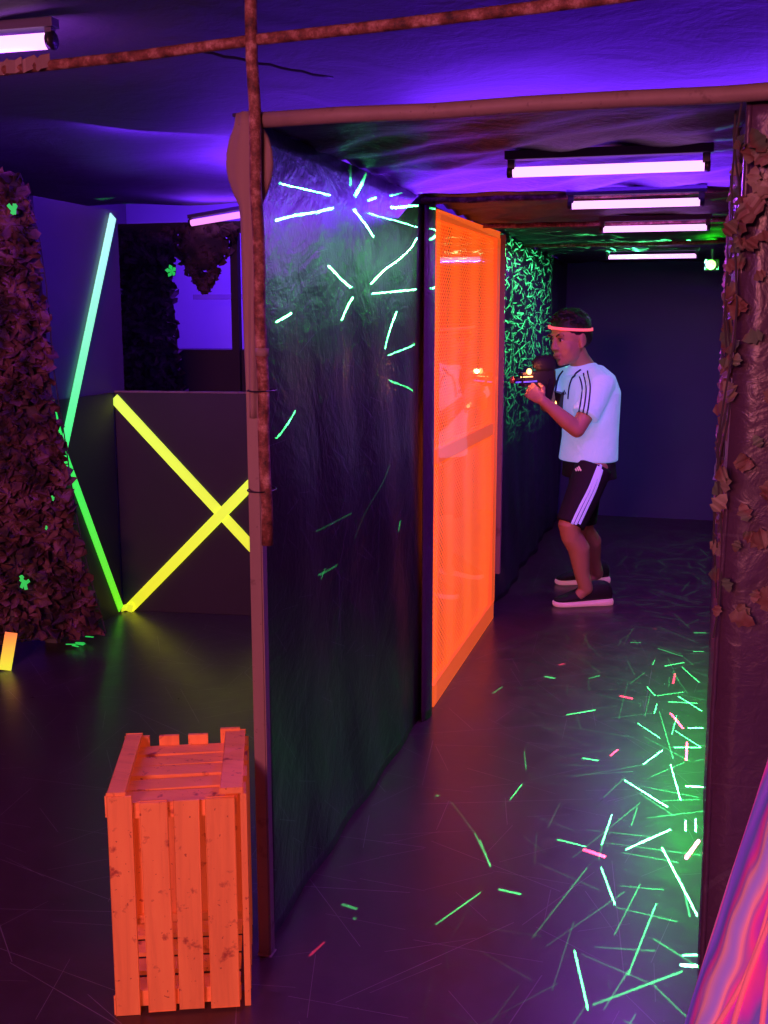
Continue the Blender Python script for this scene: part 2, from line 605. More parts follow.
# corridor left partition: plastic film over a frame, in two stretches with the screen between
def lw(y0, y1, seed, amp=0.012):
    def f(u, v):
        y = y0 + (y1 - y0) * u
        z = 1.86 * v
        a = amp * (0.4 + 0.6 * (1 - v))
        return V(-0.905 + a * wob(y * 2.2, z * 0.8, seed), y, z)
    return f


struct(MB().grid(60, 50, lw(2.24, 3.90, 1.0)).build('wall_corridor_left', 'film_x', smooth=True, mods=[('SOLIDIFY', {'thickness': 0.01, 'offset': 0})]))
struct(MB().grid(90, 50, lw(5.26, 8.28, 2.0, 0.02)).build('wall_corridor_far', 'film_foil', smooth=True, mods=[('SOLIDIFY', {'thickness': 0.01, 'offset': 0})]))
struct(MB().box((-0.934, 5.28, 0.93), (0.012, 5.98, 1.86)).build('wall_partition', 'board'))


# corridor right partition with its front end facing the camera
def rw(u, v):
    y = 2.2 + 6.1 * u
    z = 1.86 * v
    return V(0.03 + 0.0236 * y + 0.006 * wob(y * 2, z, 3.0), y, z)


struct(MB().grid(80, 40, rw).build('wall_corridor_right', 'film_purple', smooth=True, mods=[('SOLIDIFY', {'thickness': 0.01, 'offset': 0})]))
struct(MB().grid(30, 40, lambda u, v: V(0.079 + u * 1.4, 2.2 + 0.02 * u + 0.012 * wob(u * 6, v * 3, 5) * (1 - math.exp(-u * 20)), 1.86 * v)).build('wall_corridor_end', 'film_purple', smooth=True, mods=[('SOLIDIFY', {'thickness': 0.01, 'offset': 1})]))


# corridor ceiling: sagging crumpled film
def cc(u, v):
    x = -0.93 + 1.2 * u
    y = 2.2 + 6.1 * v
    bay = 0.03 * abs(math.sin((y - 2.2) * 2.9))
    k = min(1, (y - 2.2) / 0.5)
    return V(x, y, 1.862 + k * (0.02 + 0.010 * wob(x * 4, y * 3, 4) + 0.005 * math.sin(x * 23 + y * 31) - bay * 0.6))


struct(MB().grid(60, 240, cc).build('ceiling_corridor', 'film_zc', smooth=True, mods=[('SOLIDIFY', {'thickness': 0.006, 'offset': 1})]))

# left room: side wall with the green tape, low cover board with the X
struct(MB().box((-2.75, 4.62, 0.985), (0.06, 0.72, 1.97)).build('wall_side', 'wall_mid'))
lb = MB().bar((-2.713, 4.27, 0.55), (-2.713, 4.84, 0.55), 1.1, 0.012, (1, 0, 0)).build('low_black_board', 'board')
tag(lb, 'low black board fixed to the side wall behind the green tape', 'board')

A = V(-2.712, 4.875, 0)
B = V(-1.40, 5.03, 0)
dn = (B - A).normalized()
nn = V(dn.y, -dn.x, 0)           # towards the camera
cov = thing('cover_board', 'waist-high black cover board crossed by a yellow tape X', 'board', (A + B) / 2)
mbx = MB()
mbx.bar(A + V(0, 0, 0.55), B + V(0, 0, 0.55), 1.1, 0.03, nn, 0.003)
mbx.build('panel', 'board', cov)
MB().bar(A + V(0, 0, 1.105), B + V(0, 0, 1.105), 0.008, 0.034, nn).build('top_edge', 'pinkpaint', cov)


def plane_hit(px, py, P0, N):
    d = ray(px, py)
    return CAM + d * ((P0 - CAM).dot(N) / d.dot(N))


def tape(p0, p1, width, N, m_, label, grp=None):
    o = MB().bar(p0, p1, width, 0.006, N, 0.001).build('tape_strip', m_)
    tag(o, label, 'tape', grp)
    return o


PX = A + nn * 0.019
a1 = plane_hit(114, 398, PX, nn)
a2 = plane_hit(262, 558, PX, nn)
b1 = plane_hit(128, 610, PX, nn)
b2 = plane_hit(262, 473, PX, nn)
a2 = a1 + (a2 - a1) * ((a1.z - 0.03) / (a1.z - a2.z))
b2 = b1 + (b2 - b1) * ((1.07 - b1.z) / (b2.z - b1.z))
tape(a1, a2, 0.05, nn, 'tape_yellow', 'yellow tape strip sloping down from the cover board top left corner')
tape(b1 + nn * 0.007, b2 + nn * 0.007, 0.05, nn, 'tape_yellow', 'yellow tape strip sloping up to the right from the floor corner')
NX = V(1, 0, 0)
PL = V(-2.702, 0, 0)
g0 = on_x(113, 216, -2.702)
g1 = on_x(63, 452, -2.702)
g0.x = -2.702
tape(g0, V(-2.702, g1.y, g1.z), 0.055, NX, 'tape_mint', 'long pale green tape strip leaning up the side wall')
g2 = on_x(121, 610, -2.70)
tape(V(-2.700, g1.y, g1.z), V(-2.700, g2.y, max(g2.z, 0.02)), 0.045, NX, 'tape_green', 'bright green tape strip running down to the floor corner')
g3 = V(-2.702, 4.28, 1.10)
tape(V(-2.702, g1.y - 0.005, g1.z + 0.01), g3, 0.045, NX, 'tape_green', 'green tape strip mostly hidden behind the camouflage netting')
fo = MB()
c0 = on_floor(121, 611)
fo.bar(c0 + V(0, -0.01, 0.012), c0 + V(0.07, 0.0, 0.035), 0.03, 0.005, (0.3, -1, 0.3))
fo.bar(c0 + V(0.06, -0.005, 0.038), c0 + V(0.05, -0.01, 0.004), 0.03, 0.005, (0.3, -1, 0.3))
tag(fo.build('tape_scrap', 'tape_yellow'), 'small folded yellow tape scrap in the floor corner below the X', 'tape')
q = on_floor(5, 671)
so = MB().bar(q + V(0, 0, 0.004), q + V(0.0, 0.06, 0.15), 0.05, 0.006, (0.6, -1, 0.2)).build('tape_strip', 'tape_orange')
tag(so, 'short yellow and orange tape end standing below the camouflage netting', 'tape')
# small glowing green pieces on the floor
q = on_floor(82, 646)
sc_ = MB()
for k in range(6):
    a = random.uniform(-0.6, 0.6)
    c = q + V(random.uniform(-0.03, 0.03), random.uniform(-0.06, 0.06), 0.006 + 0.004 * k)
    sc_.bar(c - V(math.cos(a), math.sin(a), 0) * 0.025, c + V(math.cos(a), math.sin(a), 0.2) * 0.025, 0.008, 0.003, (0, 0, 1))
tag(sc_.build('green_floor_pieces', 'glow_green', mods=()), 'small cluster of bright green pieces on the left floor', 'scrap')


# ------------------------------------------------------------------ camouflage netting
def scraps(mb, n, sampler, size=0.05, spread=0.02):
    for _ in range(n):
        p, nrm = sampler()
        a, b3 = frame_for(nrm + V(random.uniform(-.7, .7), random.uniform(-.7, .7), random.uniform(-.7, .7)))
        r = size * random.uniform(0.5, 1.25)
        th = random.uniform(0, 2 * PI)
        ax = a * math.cos(th) + b3 * math.sin(th)
        bx_ = a.cross(b3).cross(ax)
        k = 6
        pts = []
        for j in range(k):
            t = 2 * PI * j / k
            rr = r * random.uniform(0.45, 1.0)
            pts.append(p + ax * math.cos(t) * rr + bx_ * math.sin(t) * rr * 0.6 + nrm * random.uniform(-spread, spread))
        mb.quad(pts)


def net_strings(mb, fn, nu, nv, r=0.003):
    for i in range(nu + 1):
        mb.tube([fn(i / nu, j / 12) for j in range(13)], r, 5)
    for j in range(nv + 1):
        mb.tube([fn(i / 8, j / nv) for i in range(9)], r, 5)


edge = [(20, 175), (34, 215), (42, 270), (46, 330), (48, 380), (55, 430), (60, 480), (66, 530), (76, 580), (92, 640)]
YC = 4.12


def camo_fn(u, v):            # v from top to bottom, u from left to right edge
    t = v * (len(edge) - 1)
    i = min(int(t), len(edge) - 2)
    f = t - i
    ex = edge[i][0] * (1 - f) + edge[i + 1][0] * f
    ey = edge[i][1] * (1 - f) + edge[i + 1][1] * f
    p = at(ex, ey, YC)
    x0 = -3.55 - 0.1 * v
    x = x0 + (p.x - x0) * u
    y = YC - 0.10 * math.sin(u * 9 + v * 2) * (0.4 + 0.6 * v) * u - 0.14 * math.sin(u * PI) * v + 0.10 * max(0, (1 - u) * 1.0)
    return V(x, y, max(0.05, p.z))


cn = thing('camouflage_netting', 'tall brownish camouflage netting draped down at the left edge', 'netting', (-2.95, YC, 0))


def cs():
    u, v = random.random() ** 0.7, random.random()
    p = camo_fn(u, v)
    return p, V(0.3, -1, 0.1)


b_ = MB()
scraps(b_, 3600, cs, 0.045, 0.03)
b_.build('fabric_scraps', 'camo', cn)
b_ = MB()
net_strings(b_, lambda u, v: camo_fn(u, v) + V(0, 0.02, 0), 14, 22)
b_.build('net', 'string', cn)
# a dark sheet behind keeps the pile of netting closed
MB().grid(10, 20, lambda u, v: camo_fn(u * 0.97, v) + V(0, 0.05, 0)).build('backing_sheet', 'camo_dark', cn, mods=[('SOLIDIFY', {'thickness': 0.004})])
for (px, py, s) in ((13, 210, .03), (25, 585, .028), (53, 498, .012), (46, 528, .010), (22, 580, .02)):
    p = at(px, py, YC - 0.13)
    gs = MB()
    for k in range(3):
        a = random.uniform(0.6, 2.4)
        o2 = V(random.uniform(-s, s) * .4, 0, random.uniform(-s, s) * .4)
        gs.bar(p + o2 - V(math.cos(a), 0, math.sin(a)) * s * .7, p + o2 + V(math.cos(a), 0, math.sin(a)) * s * .7, s * .5, 0.002, (0.2, -1, 0.2))
    gs.build('green_piece', 'glow_green', cn)['label'] = 'small bright green piece'

# background column of netting, hanging clump, opening with blue wall
YB = 6.62
bc = thing('camouflage_netting', 'dark camouflage netting hanging in a column behind the cover board', 'netting', (-3.4, YB, 0))


def col_fn(u, v):
    x = -3.66 + 0.46 * u + 0.03 * math.sin(v * 8 + u * 3)
    return V(x, YB - 0.10 * math.sin(u * PI) - 0.02 * math.sin(v * 20 + u * 5), 2.0 - 1.95 * v)


b_ = MB()
scraps(b_, 1500, lambda: (col_fn(random.random(), random.random() ** 1.0), V(0.2, -1, 0)), 0.045, 0.03)
b_.build('fabric_scraps', 'camo_dark', bc)
MB().grid(10, 20, lambda u, v: col_fn(u * .92 + .04, v) + V(0, 0.03, 0)).build('backing_sheet', 'camo_dark', bc, mods=[('SOLIDIFY', {'thickness': 0.004})])
hc = thing('camouflage_netting', 'small pointed clump of camouflage netting hanging beneath the rear lamp bar', 'netting', (-3.03, YB, 1.97))


def clump():
    v = random.random()
    h = 0.26 * (1 - v) ** 0.8
    return V(-3.02 + random.uniform(-h, h), YB + random.uniform(-.05, .05) * (1.2 - v), 2.03 - 0.40 * v), V(0, -1, 0)


b_ = MB()
scraps(b_, 420, clump, 0.045, 0.03)
b_.build('fabric_scraps', 'camo_dark', hc)
MB().ell((-3.02, YB, 1.92), .16, .05, .16).build('bundle', 'camo_dark', hc, smooth=True)
# bar and posts of the opening
struct(MB().box((-3.05, YB + .05, 2.03), (1.5, 0.05, 0.07)).build('trim_1', 'board'))
struct(MB().box((-2.84, YB + .09, 1.0), (0.05, 0.05, 2.0)).build('trim_2', 'board'))
struct(MB().box((-3.10, 7.3, 1.61), (0.62, 0.04, 0.035)).build('trim_3', 'wall_mid'))
bx = MB().box((-3.06, YB + .25, 0.63), (0.56, 0.3, 1.26), None, 0.01)
tag(bx.build('cover_block', 'board'), 'tall black block in front of the blue wall at the back', 'block')
lf = MB()
pt = at(172, 271, 6.45)
for k in range(5):
    a = k * 1.25
    lf.quad([pt, pt + V(math.cos(a) * .03, -.01, math.sin(a) * .03), pt + V(math.cos(a + .5) * .04, -.02, math.sin(a + .5) * .04), pt + V(math.cos(a + 1) * .028, -.01, math.sin(a + 1) * .028)])
lf.build('green_leaf', 'glow_green', bc)['label'] = 'one bright green leaf at the right side'


# ------------------------------------------------------------------ pipes, posts
def pipe(name, p0, p1, r, m_, label, cat='pipe', sag=0.0, grp=None):
    p0, p1 = Vector(p0), Vector(p1)
    pts = [p0.lerp(p1, k / 12) + V(0, 0, -sag * math.sin(k / 12 * PI) + 0.002 * math.sin(k * 2.3)) for k in range(13)]
    o = MB().tube(pts, r, 14).build(name, m_, smooth=True)
    tag(o, label, cat, grp)
    return o


pole_top = at(250, -20, 2.16)
rp = thing('rusty_pipe', 'upright rusty pipe tied in front of the pink post', 'pipe', (-0.87, 2.16, 0.98))
p_lo = at(267.5, 545, 2.155)
ptop = at(250, -25, 2.155)
pts = [p_lo.lerp(ptop, k / 14) + V(0.002 * math.sin(k * 1.9), 0, 0) for k in range(15)]
MB().tube(pts, 0.0125, 14).build('pipe_body', 'rust', rp, smooth=True)
for (px, py) in ((262, 391), (262, 491)):
    c = at(px, py, 2.155)
    ring = []
    n = 16
    for k in range(n + 1):
        t = 2 * PI * k / n
        ring.append(c + V(math.cos(t) * .029 - .008, math.sin(t) * .042 + .02, 0.0))
    MB().tube(ring, 0.0016, 6).build('wire_tie', 'blackplastic', rp)
MB().tube([at(262, 348, 2.155), at(262, 356, 2.155)], 0.0142, 14).build('tape_band', 'cloth_pink', rp, smooth=True)['label'] = 'pale tape band'

post = thing('support_post', 'dull pink square post at the corridor entrance beside the crate', 'post', (-0.885, 2.185, 0))
p0 = on_floor(268, 957)
p0 = at(267, 953, 2.19)
p0.z = 0
p1 = at(249, 125, 2.19)
MB().bar(p0, p1, 0.030, 0.030, (0, -1, 0), 0.003).build('post_body', 'pinkpaint', post)
# torn sheet wrapped round the top of the post


def sleeve(u, v):
    z = 1.865 - 0.62 * v
    ax = 0.0 if v > .3 else 0.028 * math.sin(min(1, (0.3 - v) / 0.28) * PI)
    s = (u - 0.5) * 2
    wd = 0.026 - 0.010 * v + (ax if s < 0 else ax * (1 if v > .05 else 0.5))
    c = p1.lerp(p0, 1 - z / 1.865)
    return V(c.x + 0.002 + s * wd, 2.172 + 0.012 * s * s + 0.003 * math.sin(u * 11 + v * 6), z)


MB().grid(20, 24, sleeve).build('wrapped_sheet', 'cloth_pink', post, smooth=True, mods=[('SOLIDIFY', {'thickness': 0.002})])

pipe('ceiling_pipe', (-2.6, 2.42, 1.995), (0.9, 1.90, 2.005), 0.011, 'rust', 'thin rusty pipe crossing the high ceiling above the post', sag=0.004)
pipe('entrance_bar', (-0.86, 2.178, 1.848), (1.3, 2.165, 1.858), 0.0155, 'pinkpaint', 'dull pink bar across the top of the corridor entrance', 'bar')
pipe('cross_pipe', (-0.90, 3.73, 1.845), (0.115, 3.73, 1.855), 0.010, 'rust', 'rusty pipe across the corridor ceiling behind the largest tube lamp', sag=.003)
pipe('cross_pipe', (-0.90, 4.77, 1.845), (0.135, 4.77, 1.850), 0.010, 'rust', 'rusty pipe across the corridor ceiling behind the third tube lamp', sag=.003)
pipe('cross_pipe', (-0.90, 6.10, 1.845), (0.165, 6.10, 1.850), 0.010, 'rust', 'rusty pipe across the corridor ceiling nearest the back wall', sag=.003)
# diagonal cable on the high ceiling
pipe('ceiling_cable', (-1.25, 2.75, 2.13), (-1.02, 3.15, 2.13), 0.004, 'blackplastic', 'thin dark cable slanting over the high ceiling beside the pole', 'cable')
# ragged bits of clear film caught on the ceiling pipe, left
sr = MB()
for k in range(7):
    x = -1.72 + k * 0.05
    y = 2.42 - (x + 2.6) * 0.1486 - 0.013
    sr.grid(4, 3, lambda u, v: V(x + u * .055, y - .006 + .01 * math.sin(u * 7 + k), 1.985 + .028 * v + .006 * math.sin(u * 9 + k * 2)))
tag(sr.build('film_shred', 'cloth_pink'), 'crumpled pale film shreds caught on the ceiling pipe under the left lamp', 'plastic film')


# ------------------------------------------------------------------ tube lamps
def tube_lamp(x0, x1, y, z, label, m_='tube', r=0.0125, dirv=None, grp='black light tubes on the corridor ceiling'):
    c = V((x0 + x1) / 2, y, z)
    t = thing('tube_lamp', label, 'lamp', c, grp)
    L = (x1 - x0) / 2
    D = (dirv or V(1, 0, 0)).normalized()
    MB().tube([c - D * L, c + D * L], r, 16, round_ends=False).build('tube', m_, t, smooth=True)
    for s in (-1, 1):
        MB().tube([c + D * s * L, c + D * s * (L + 0.014)], r * 1.15, 16).build('end_cap', 'blackplastic', t, smooth=True)
        MB().box(c + D * s * (L + 0.004) + V(0, 0, 0.022), (0.018, 0.022, 0.045), None, 0.002).build('lamp_holder', 'fixture', t)
    MB().bar(c - D * (L + .02) + V(0, 0, .040), c + D * (L + .02) + V(0, 0, .040), 0.035, 0.022, (0, 0, 1), 0.003).build('housing', 'fixture', t)
    return t


labs = ['wide bright violet tube lamp nearest the corridor entrance', 'violet tube lamp second from the corridor entrance', 'thinner violet tube lamp third from the corridor entrance', 'farthest violet tube lamp before the dark back wall']
for (x0, x1, y, z), lb_ in zip(TUBES, labs):
    tube_lamp(x0, x1, y, z, lb_)
tube_lamp(-2.15, -1.53, 2.5, 2.115, 'violet tube lamp on the high ceiling in the upper left corner', r=0.019, grp=None)
tube_lamp(-3.05, -2.35, 6.5, 2.09, 'magenta tube lamp at the back of the left room', 'tube_b', 0.020, V(1, -0.05, 0.12), grp=None)

# fold / post beside the screen, and thin post after it
fp = MB().grid(6, 40, lambda u, v: V(-0.885 + 0.02 * math.sin(u * PI) - .004 * u, 3.73 + .15 * u, 1.86 * v + 0.0)).build('film_strip', 'film_purple', smooth=True, mods=[('SOLIDIFY', {'thickness': 0.004})])
tag(fp, 'narrow dark purple film strip left of the orange screen', 'film strip')
tp = MB().bar((-0.875, 5.262, 0.22), (-0.875, 5.262, 1.84), 0.028, 0.03, (1, 0, 0), 0.003).build('thin_post', 'pinkpaint')
tag(tp, 'thin dull post right of the orange screen', 'post')

# ------------------------------------------------------------------ orange screen
Y0, Y1 = 3.89, 5.215
scn = thing('mesh_screen', 'tall orange framed mesh screen set in the corridor wall', 'screen', (-0.91, (Y0 + Y1) / 2, 0))
XS = -0.895
MB().bar((XS, Y0, 0.045), (XS, Y1, 0.045), 0.085, 0.035, (1, 0, 0), 0.003).build('bottom_rail', 'orange_frame', scn)
MB().bar((XS, Y0, 1.815), (XS, Y1, 1.835), 0.035, 0.035, (1, 0, 0), 0.003).build('top_rail', 'orange_frame', scn)
MB().bar((XS, Y0 + .02, 0.955), (XS, Y1 - .06, 0.945), 0.055, 0.033, (1, 0, 0), 0.003).build('middle_rail', 'orange_frame', scn)
MB().bar((XS, Y1 - .045, 0.09), (XS, Y1 - .045, 1.82), 0.085, 0.035, (1, 0, 0), 0.003).build('stile', 'orange_frame', scn)
MB().bar((XS - .01, Y0 + .015, 0.09), (XS - .01, Y0 + .015, 1.81), 0.03, 0.03, (1, 0, 0), 0.003).build('stile', 'orange_frame', scn)
nb = MB()
NU, NVv = 84, 150


def net(u, v, off=0.0):
    y = Y0 + .02 + (Y1 - .1 - Y0) * u
    z = 0.07 + 1.74 * v
    bul = 0.010 * math.sin(v * PI * 2) ** 2 + 0.008 * math.sin(y * 17 + 1.1 * math.sin(z * 2))
    return V(XS + 0.006 + bul * 0.5 + off, y, z)


# diamond netting: woven threads as a wireframe of a sheared grid
vs = {}
for i in range(NU + 1):
    for j in range(NVv + 1):
        if (i + j) % 2 == 0:
            rag = 0.012 * abs(math.sin(j * 1.7)) if i == 0 else 0
            p = net(i / NU, j / NVv)
            p.y -= rag
            vs[i, j] = nb.b.verts.new(p)
for i in range(NU + 1):
    for j in range(NVv + 1):
        if (i + j) % 2 == 1:
            ks = [(i - 1, j), (i, j - 1), (i + 1, j), (i, j + 1)]
            if all(k in vs for k in ks):
                nb.b.faces.new([vs[k] for k in ks])
nb.build('netting', 'orange_net', scn, mods=[('WIREFRAME', {'thickness': 0.0038, 'use_replace': True, 'use_even_offset': False})])
MB().grid(80, 30, lambda u, v: V(XS - 0.028 + 0.009 * math.sin(u * 37 + 1.5 * math.sin(v * 5)), Y0 + .0 + (Y1 - Y0 - .03) * u, 0.05 + 1.77 * v)).build('backing_cloth', 'orange_cloth', scn, smooth=True, mods=[('SOLIDIFY', {'thickness': 0.002})])
MB().grid(1, 1, lambda u, v: V(XS + 0.024 - 0.0 * v, Y0 + .02 + (Y1 - Y0 - .04) * u, 0.02 + 1.80 * v)).build('clear_sheet', M['clear'], scn)['label'] = 'clear glossy plastic sheet'

# ------------------------------------------------------------------ crate
cr = thing('wooden_crate', 'bright orange slatted wooden crate standing on end at lower left', 'crate', (-1.107, 1.885, 0))
O = V(-1.107, 1.885, 0)
ang = math.radians(21.5)
ex_ = V(math.cos(ang), math.sin(ang), 0)
ey_ = V(-math.sin(ang), math.cos(ang), 0)
W_, D_, H_ = 0.272, 0.33, 0.492


def L(x, y, z):
    return O + ex_ * x + ey_ * y + V(0, 0, z)


def slat(x0, y0, z0, x1, y1, z1, width, thick, n, name='slat', m_='orange_wood_up'):
    nv = ex_ * n[0] + ey_ * n[1] + V(0, 0, n[2])
    a, c = L(x0, y0, z0), L(x1, y1, z1)
    # origin at the slat so that the wood pattern differs between slats
    o = MB().bar(a, c, width, thick, nv, 0.0015).build(name, m_, cr)
    return o


T = 0.010
# front slats (vertical)
slat(0.025, 0, 0.0, 0.025, 0, H_, 0.050, T, (0, -1, 0), 'corner_board')
for x, wd, zt, tl in ((0.093, 0.054, 0.475, .003), (0.160, 0.052, 0.478, -.002), (0.228, 0.058, 0.478, .001)):
    slat(x + tl, 0.0, 0.006, x, 0.0, zt, wd, T, (0, -1, 0))
# front cross battens behind the slats
slat(0.01, 0.013, 0.455, W_ - .01, 0.013, 0.455, 0.035, 0.012, (0, -1, 0), 'cross_batten', 'orange_wood')
slat(0.01, 0.013, 0.030, W_ - .01, 0.013, 0.030, 0.035, 0.012, (0, -1, 0), 'cross_batten', 'orange_wood')
# back slats
for x in (0.030, 0.098, 0.165, 0.240):
    slat(x, D_, 0.0, x, D_, H_ + (0.012 if x > .2 else 0.0), 0.046, T, (0, 1, 0))
slat(0.01, D_ - .013, 0.450, W_ - .01, D_ - .013, 0.450, 0.035, 0.012, (0, -1, 0), 'cross_batten', 'orange_wood')
slat(0.01, D_ - .013, 0.030, W_ - .01, D_ - .013, 0.030, 0.035, 0.012, (0, -1, 0), 'cross_batten', 'orange_wood')
# right side slats (vertical, along depth)
for y in (0.035, 0.125, 0.210, 0.295):
    slat(W_ + .004, y, 0.0, W_ + .004, y, H_ - .01, 0.062, T, (1, 0, 0))
# left side rails only: top and bottom sloping rail
slat(0.002, 0.0, H_ - .022, 0.002, D_, H_ - .022, 0.044, T, (1, 0, 0), 'side_rail', 'orange_wood')
slat(0.002, 0.0, 0.022, 0.002, D_, 0.022, 0.044, T, (1, 0, 0), 'side_rail', 'orange_wood')
slat(0.005, D_ - .02, 0.0, 0.005, D_ - .02, H_, 0.03, T, (1, 0, 0), 'corner_board')
# top rails (flat) left and right
slat(0.018, 0.0, H_ + .001, 0.018, D_, H_ + .001, 0.036, T, (0, 0, 1), 'top_rail', 'orange_wood')
slat(W_ - .02, 0.0, H_ + .001, W_ - .02, D_, H_ + .001, 0.046, T, (0, 0, 1), 'top_rail', 'orange_wood')
# recessed top panel boards and bottom panel boards
for k, y in enumerate((0.045, 0.112, 0.178, 0.240, 0.298)):
    slat(0.008, y, H_ - .028 - (0.004 if k % 2 else 0), W_ - .008, y + .003, H_ - .028, 0.052, T, (0, 0, 1), 'end_slat', 'orange_wood')
for k, y in enumerate((0.045, 0.118, 0.190, 0.262)):
    slat(0.012, y, 0.035, W_ - .012, y, 0.035, 0.050, T, (0, 0, 1), 'end_slat', 'orange_wood')

# ------------------------------------------------------------------ swirl painted flare, lower right
sw = thing('painted_trunk', 'glossy flared trunk shape painted in pink and violet swirls at lower right', 'decoration', (0.42, 1.45, 0))


def rx_(z):
    return 0.305 + 0.18 * (1 - z / 0.8) if z < 0.8 else 0.305 - 0.06 * min(1, (z - .8) / .3)


def sw_fn(u, v):
    z = 1.1 * (1 - v)
    t = 2 * PI * u
    lob = 1 + 0.020 * math.sin(t * 9 + z * 7) + 0.03 * math.sin(t * 4 + z * 3 + 1)
    return V(0.42 + rx_(z) * lob * math.cos(t), 1.45 + 0.27 * rx_(z) / 0.36 * lob * math.sin(t), z)


MB().grid(120, 60, sw_fn).build('trunk_skin', 'swirl', sw, smooth=True)
for k, (u0, sgn) in enumerate(((0.585, 1), (0.565, -1), (0.60, 1), (0.545, -1), (0.62, -1), (0.64, 1))):
    pts = []
    for j in range(26):
        v = 0.12 + 0.05 * k + 0.72 * j / 25
        u = u0 + 0.010 * math.sin(v * 13 + k * 2) * sgn
        p = sw_fn(u, v)
        pts.append(p + (p - V(0.42, 1.45, p.z)).normalized() * 0.002)
    MB().tube(pts, 0.005, 8, rs=[0.001 + 0.0028 * math.sin(PI * j / 25) for j in range(26)]).build('painted_strand', 'strand', sw, smooth=True)

# ------------------------------------------------------------------ leaf garland on the right wall
gl = thing('leaf_garland', 'garland of cloth leaves and netting hanging on the right corridor wall', 'garland', (0.1, 3.0, 1.2))


def leaf(mb, p, size, nrm, th):
    a, b3 = frame_for(nrm)
    ax = a * math.cos(th) + b3 * math.sin(th)
    bx2 = nrm.normalized().cross(ax)
    prof = [(0, 0), (.18, .30), (.30, .22), (.48, .42), (.60, .26), (.80, .22), (1.0, 0)]
    up_ = [p + ax * (x - .5) * size + bx2 * y * size + nrm.normalized() * (-.25 * abs(y) * size) for x, y in prof]
    dn_ = [p + ax * (x - .5) * size - bx2 * y * size + nrm.normalized() * (-.25 * abs(y) * size) for x, y in prof]
    for i in range(len(prof) - 1):
        if i == 0:
            mb.quad([up_[0], up_[1], dn_[1]])
        elif i == len(prof) - 2:
            mb.quad([up_[i], up_[i + 1], dn_[i]])
        else:
            mb.quad([up_[i], up_[i + 1], dn_[i + 1], dn_[i]])


lb2 = MB()
for k in range(300):
    t = random.random()
    y = 2.16 + 2.9 * random.random() ** 1.3
    z = 1.78 - (0.85 * random.random() ** 1.5)
    x = 0.03 + 0.0236 * max(y, 2.2) - random.uniform(0.006, 0.02)
    leaf(lb2, V(x, y, z), random.uniform(0.025, 0.055), V(-1, random.uniform(-1.2, .0), random.uniform(-.5, .7)), random.uniform(0, 6.28))
for k in range(120):
    x = random.uniform(0.06, 0.4)
    z = 1.78 - (0.9 * random.random() ** 1.2)
    leaf(lb2, V(x, 2.175 - random.uniform(0, .012), z), random.uniform(0.025, 0.055), V(random.uniform(-.5, .5), -1, random.uniform(-.3, .5)), random.uniform(0, 6.28))
o = lb2.build('leaves', 'leafmix', gl)
vb = MB()
for k in range(16):
    y = 2.18 + 2.4 * (k / 15) ** 1.3
    x = 0.03 + 0.0236 * max(y, 2.2) - 0.013
    zb = 0.8 + 0.5 * random.random()
    vb.tube([V(x - .01 * math.sin(j * .9 + k), y + .03 * math.sin(j * .7 + k), 1.84 - (1.84 - zb) * j / 14) for j in range(15)], 0.0022, 6)
vb.build('stems', 'string', gl)
fb = MB()
for k in range(40):
    y = 2.3 + 2.2 * random.random()
    x = 0.03 + 0.0236 * y - random.uniform(.008, .018)
    z = random.uniform(1.1, 1.8)
    h = random.uniform(.02, .07)
    fb.bar(V(x, y, z), V(x + random.uniform(-.004, .004), y + random.uniform(-.02, .02), z - h), 0.003, 0.001, (-1, -.5, 0))
fb.build('foil_ribbon', mat('silver_foil_ribbon', (0.7, 0.75, 0.8), 0.15, 1.0), gl)['kind'] = 'stuff'

# ------------------------------------------------------------------ laser projector and its light
LP = V(0.085, 6.35, 1.745)
lj = thing('laser_projector', 'small black box projecting green laser light beneath the far ceiling', 'laser', LP + V(0.02, .05, 0))
MB().box(LP + V(0.005, 0.062, 0.0), (0.075, 0.09, 0.06), None, 0.004).build('housing', 'blackplastic', lj)
MB().ell(LP + V(0, 0.012, 0), .026, .010, .026).build('lens', 'laser_glow', lj, smooth=True)
MB().box(LP + V(0.005, 0.062, 0.055), (0.012, 0.012, 0.06)).build('bracket', 'fixture', lj)

ls = bpy.data.lights.new('laser_light', 'POINT')
ls.energy = 1000
ls.shadow_soft_size = 0.0015
ls.color = (1, 1, 1)
lo = bpy.data.objects.new('laser_light', ls)
lo.location = LP + V(-0.005, -0.012, 0)
COL.objects.link(lo)
SRC = lo.location.copy()
ls.use_nodes = True
nt = NT(ls.node_tree)
em = nt.n['Emission']
DIR = nt.new('ShaderNodeTexCoord').outputs['Normal']
SIGN = 1.0


def z3(x, y):
    return (480 + x / 2.667, 560 + y / 2.667)


def z4(x, y):
    return (480 + x / 2.667, 780 + y / 2.667)


def z5(x, y):
    return (230 + x / 2.844, 80 + y / 2.844)


def z6(x, y):
    return (230 + x / 2.844, 340 + y / 2.844)


def z7(x, y):
    return (230 + x / 2.533, 620 + y / 2.533)


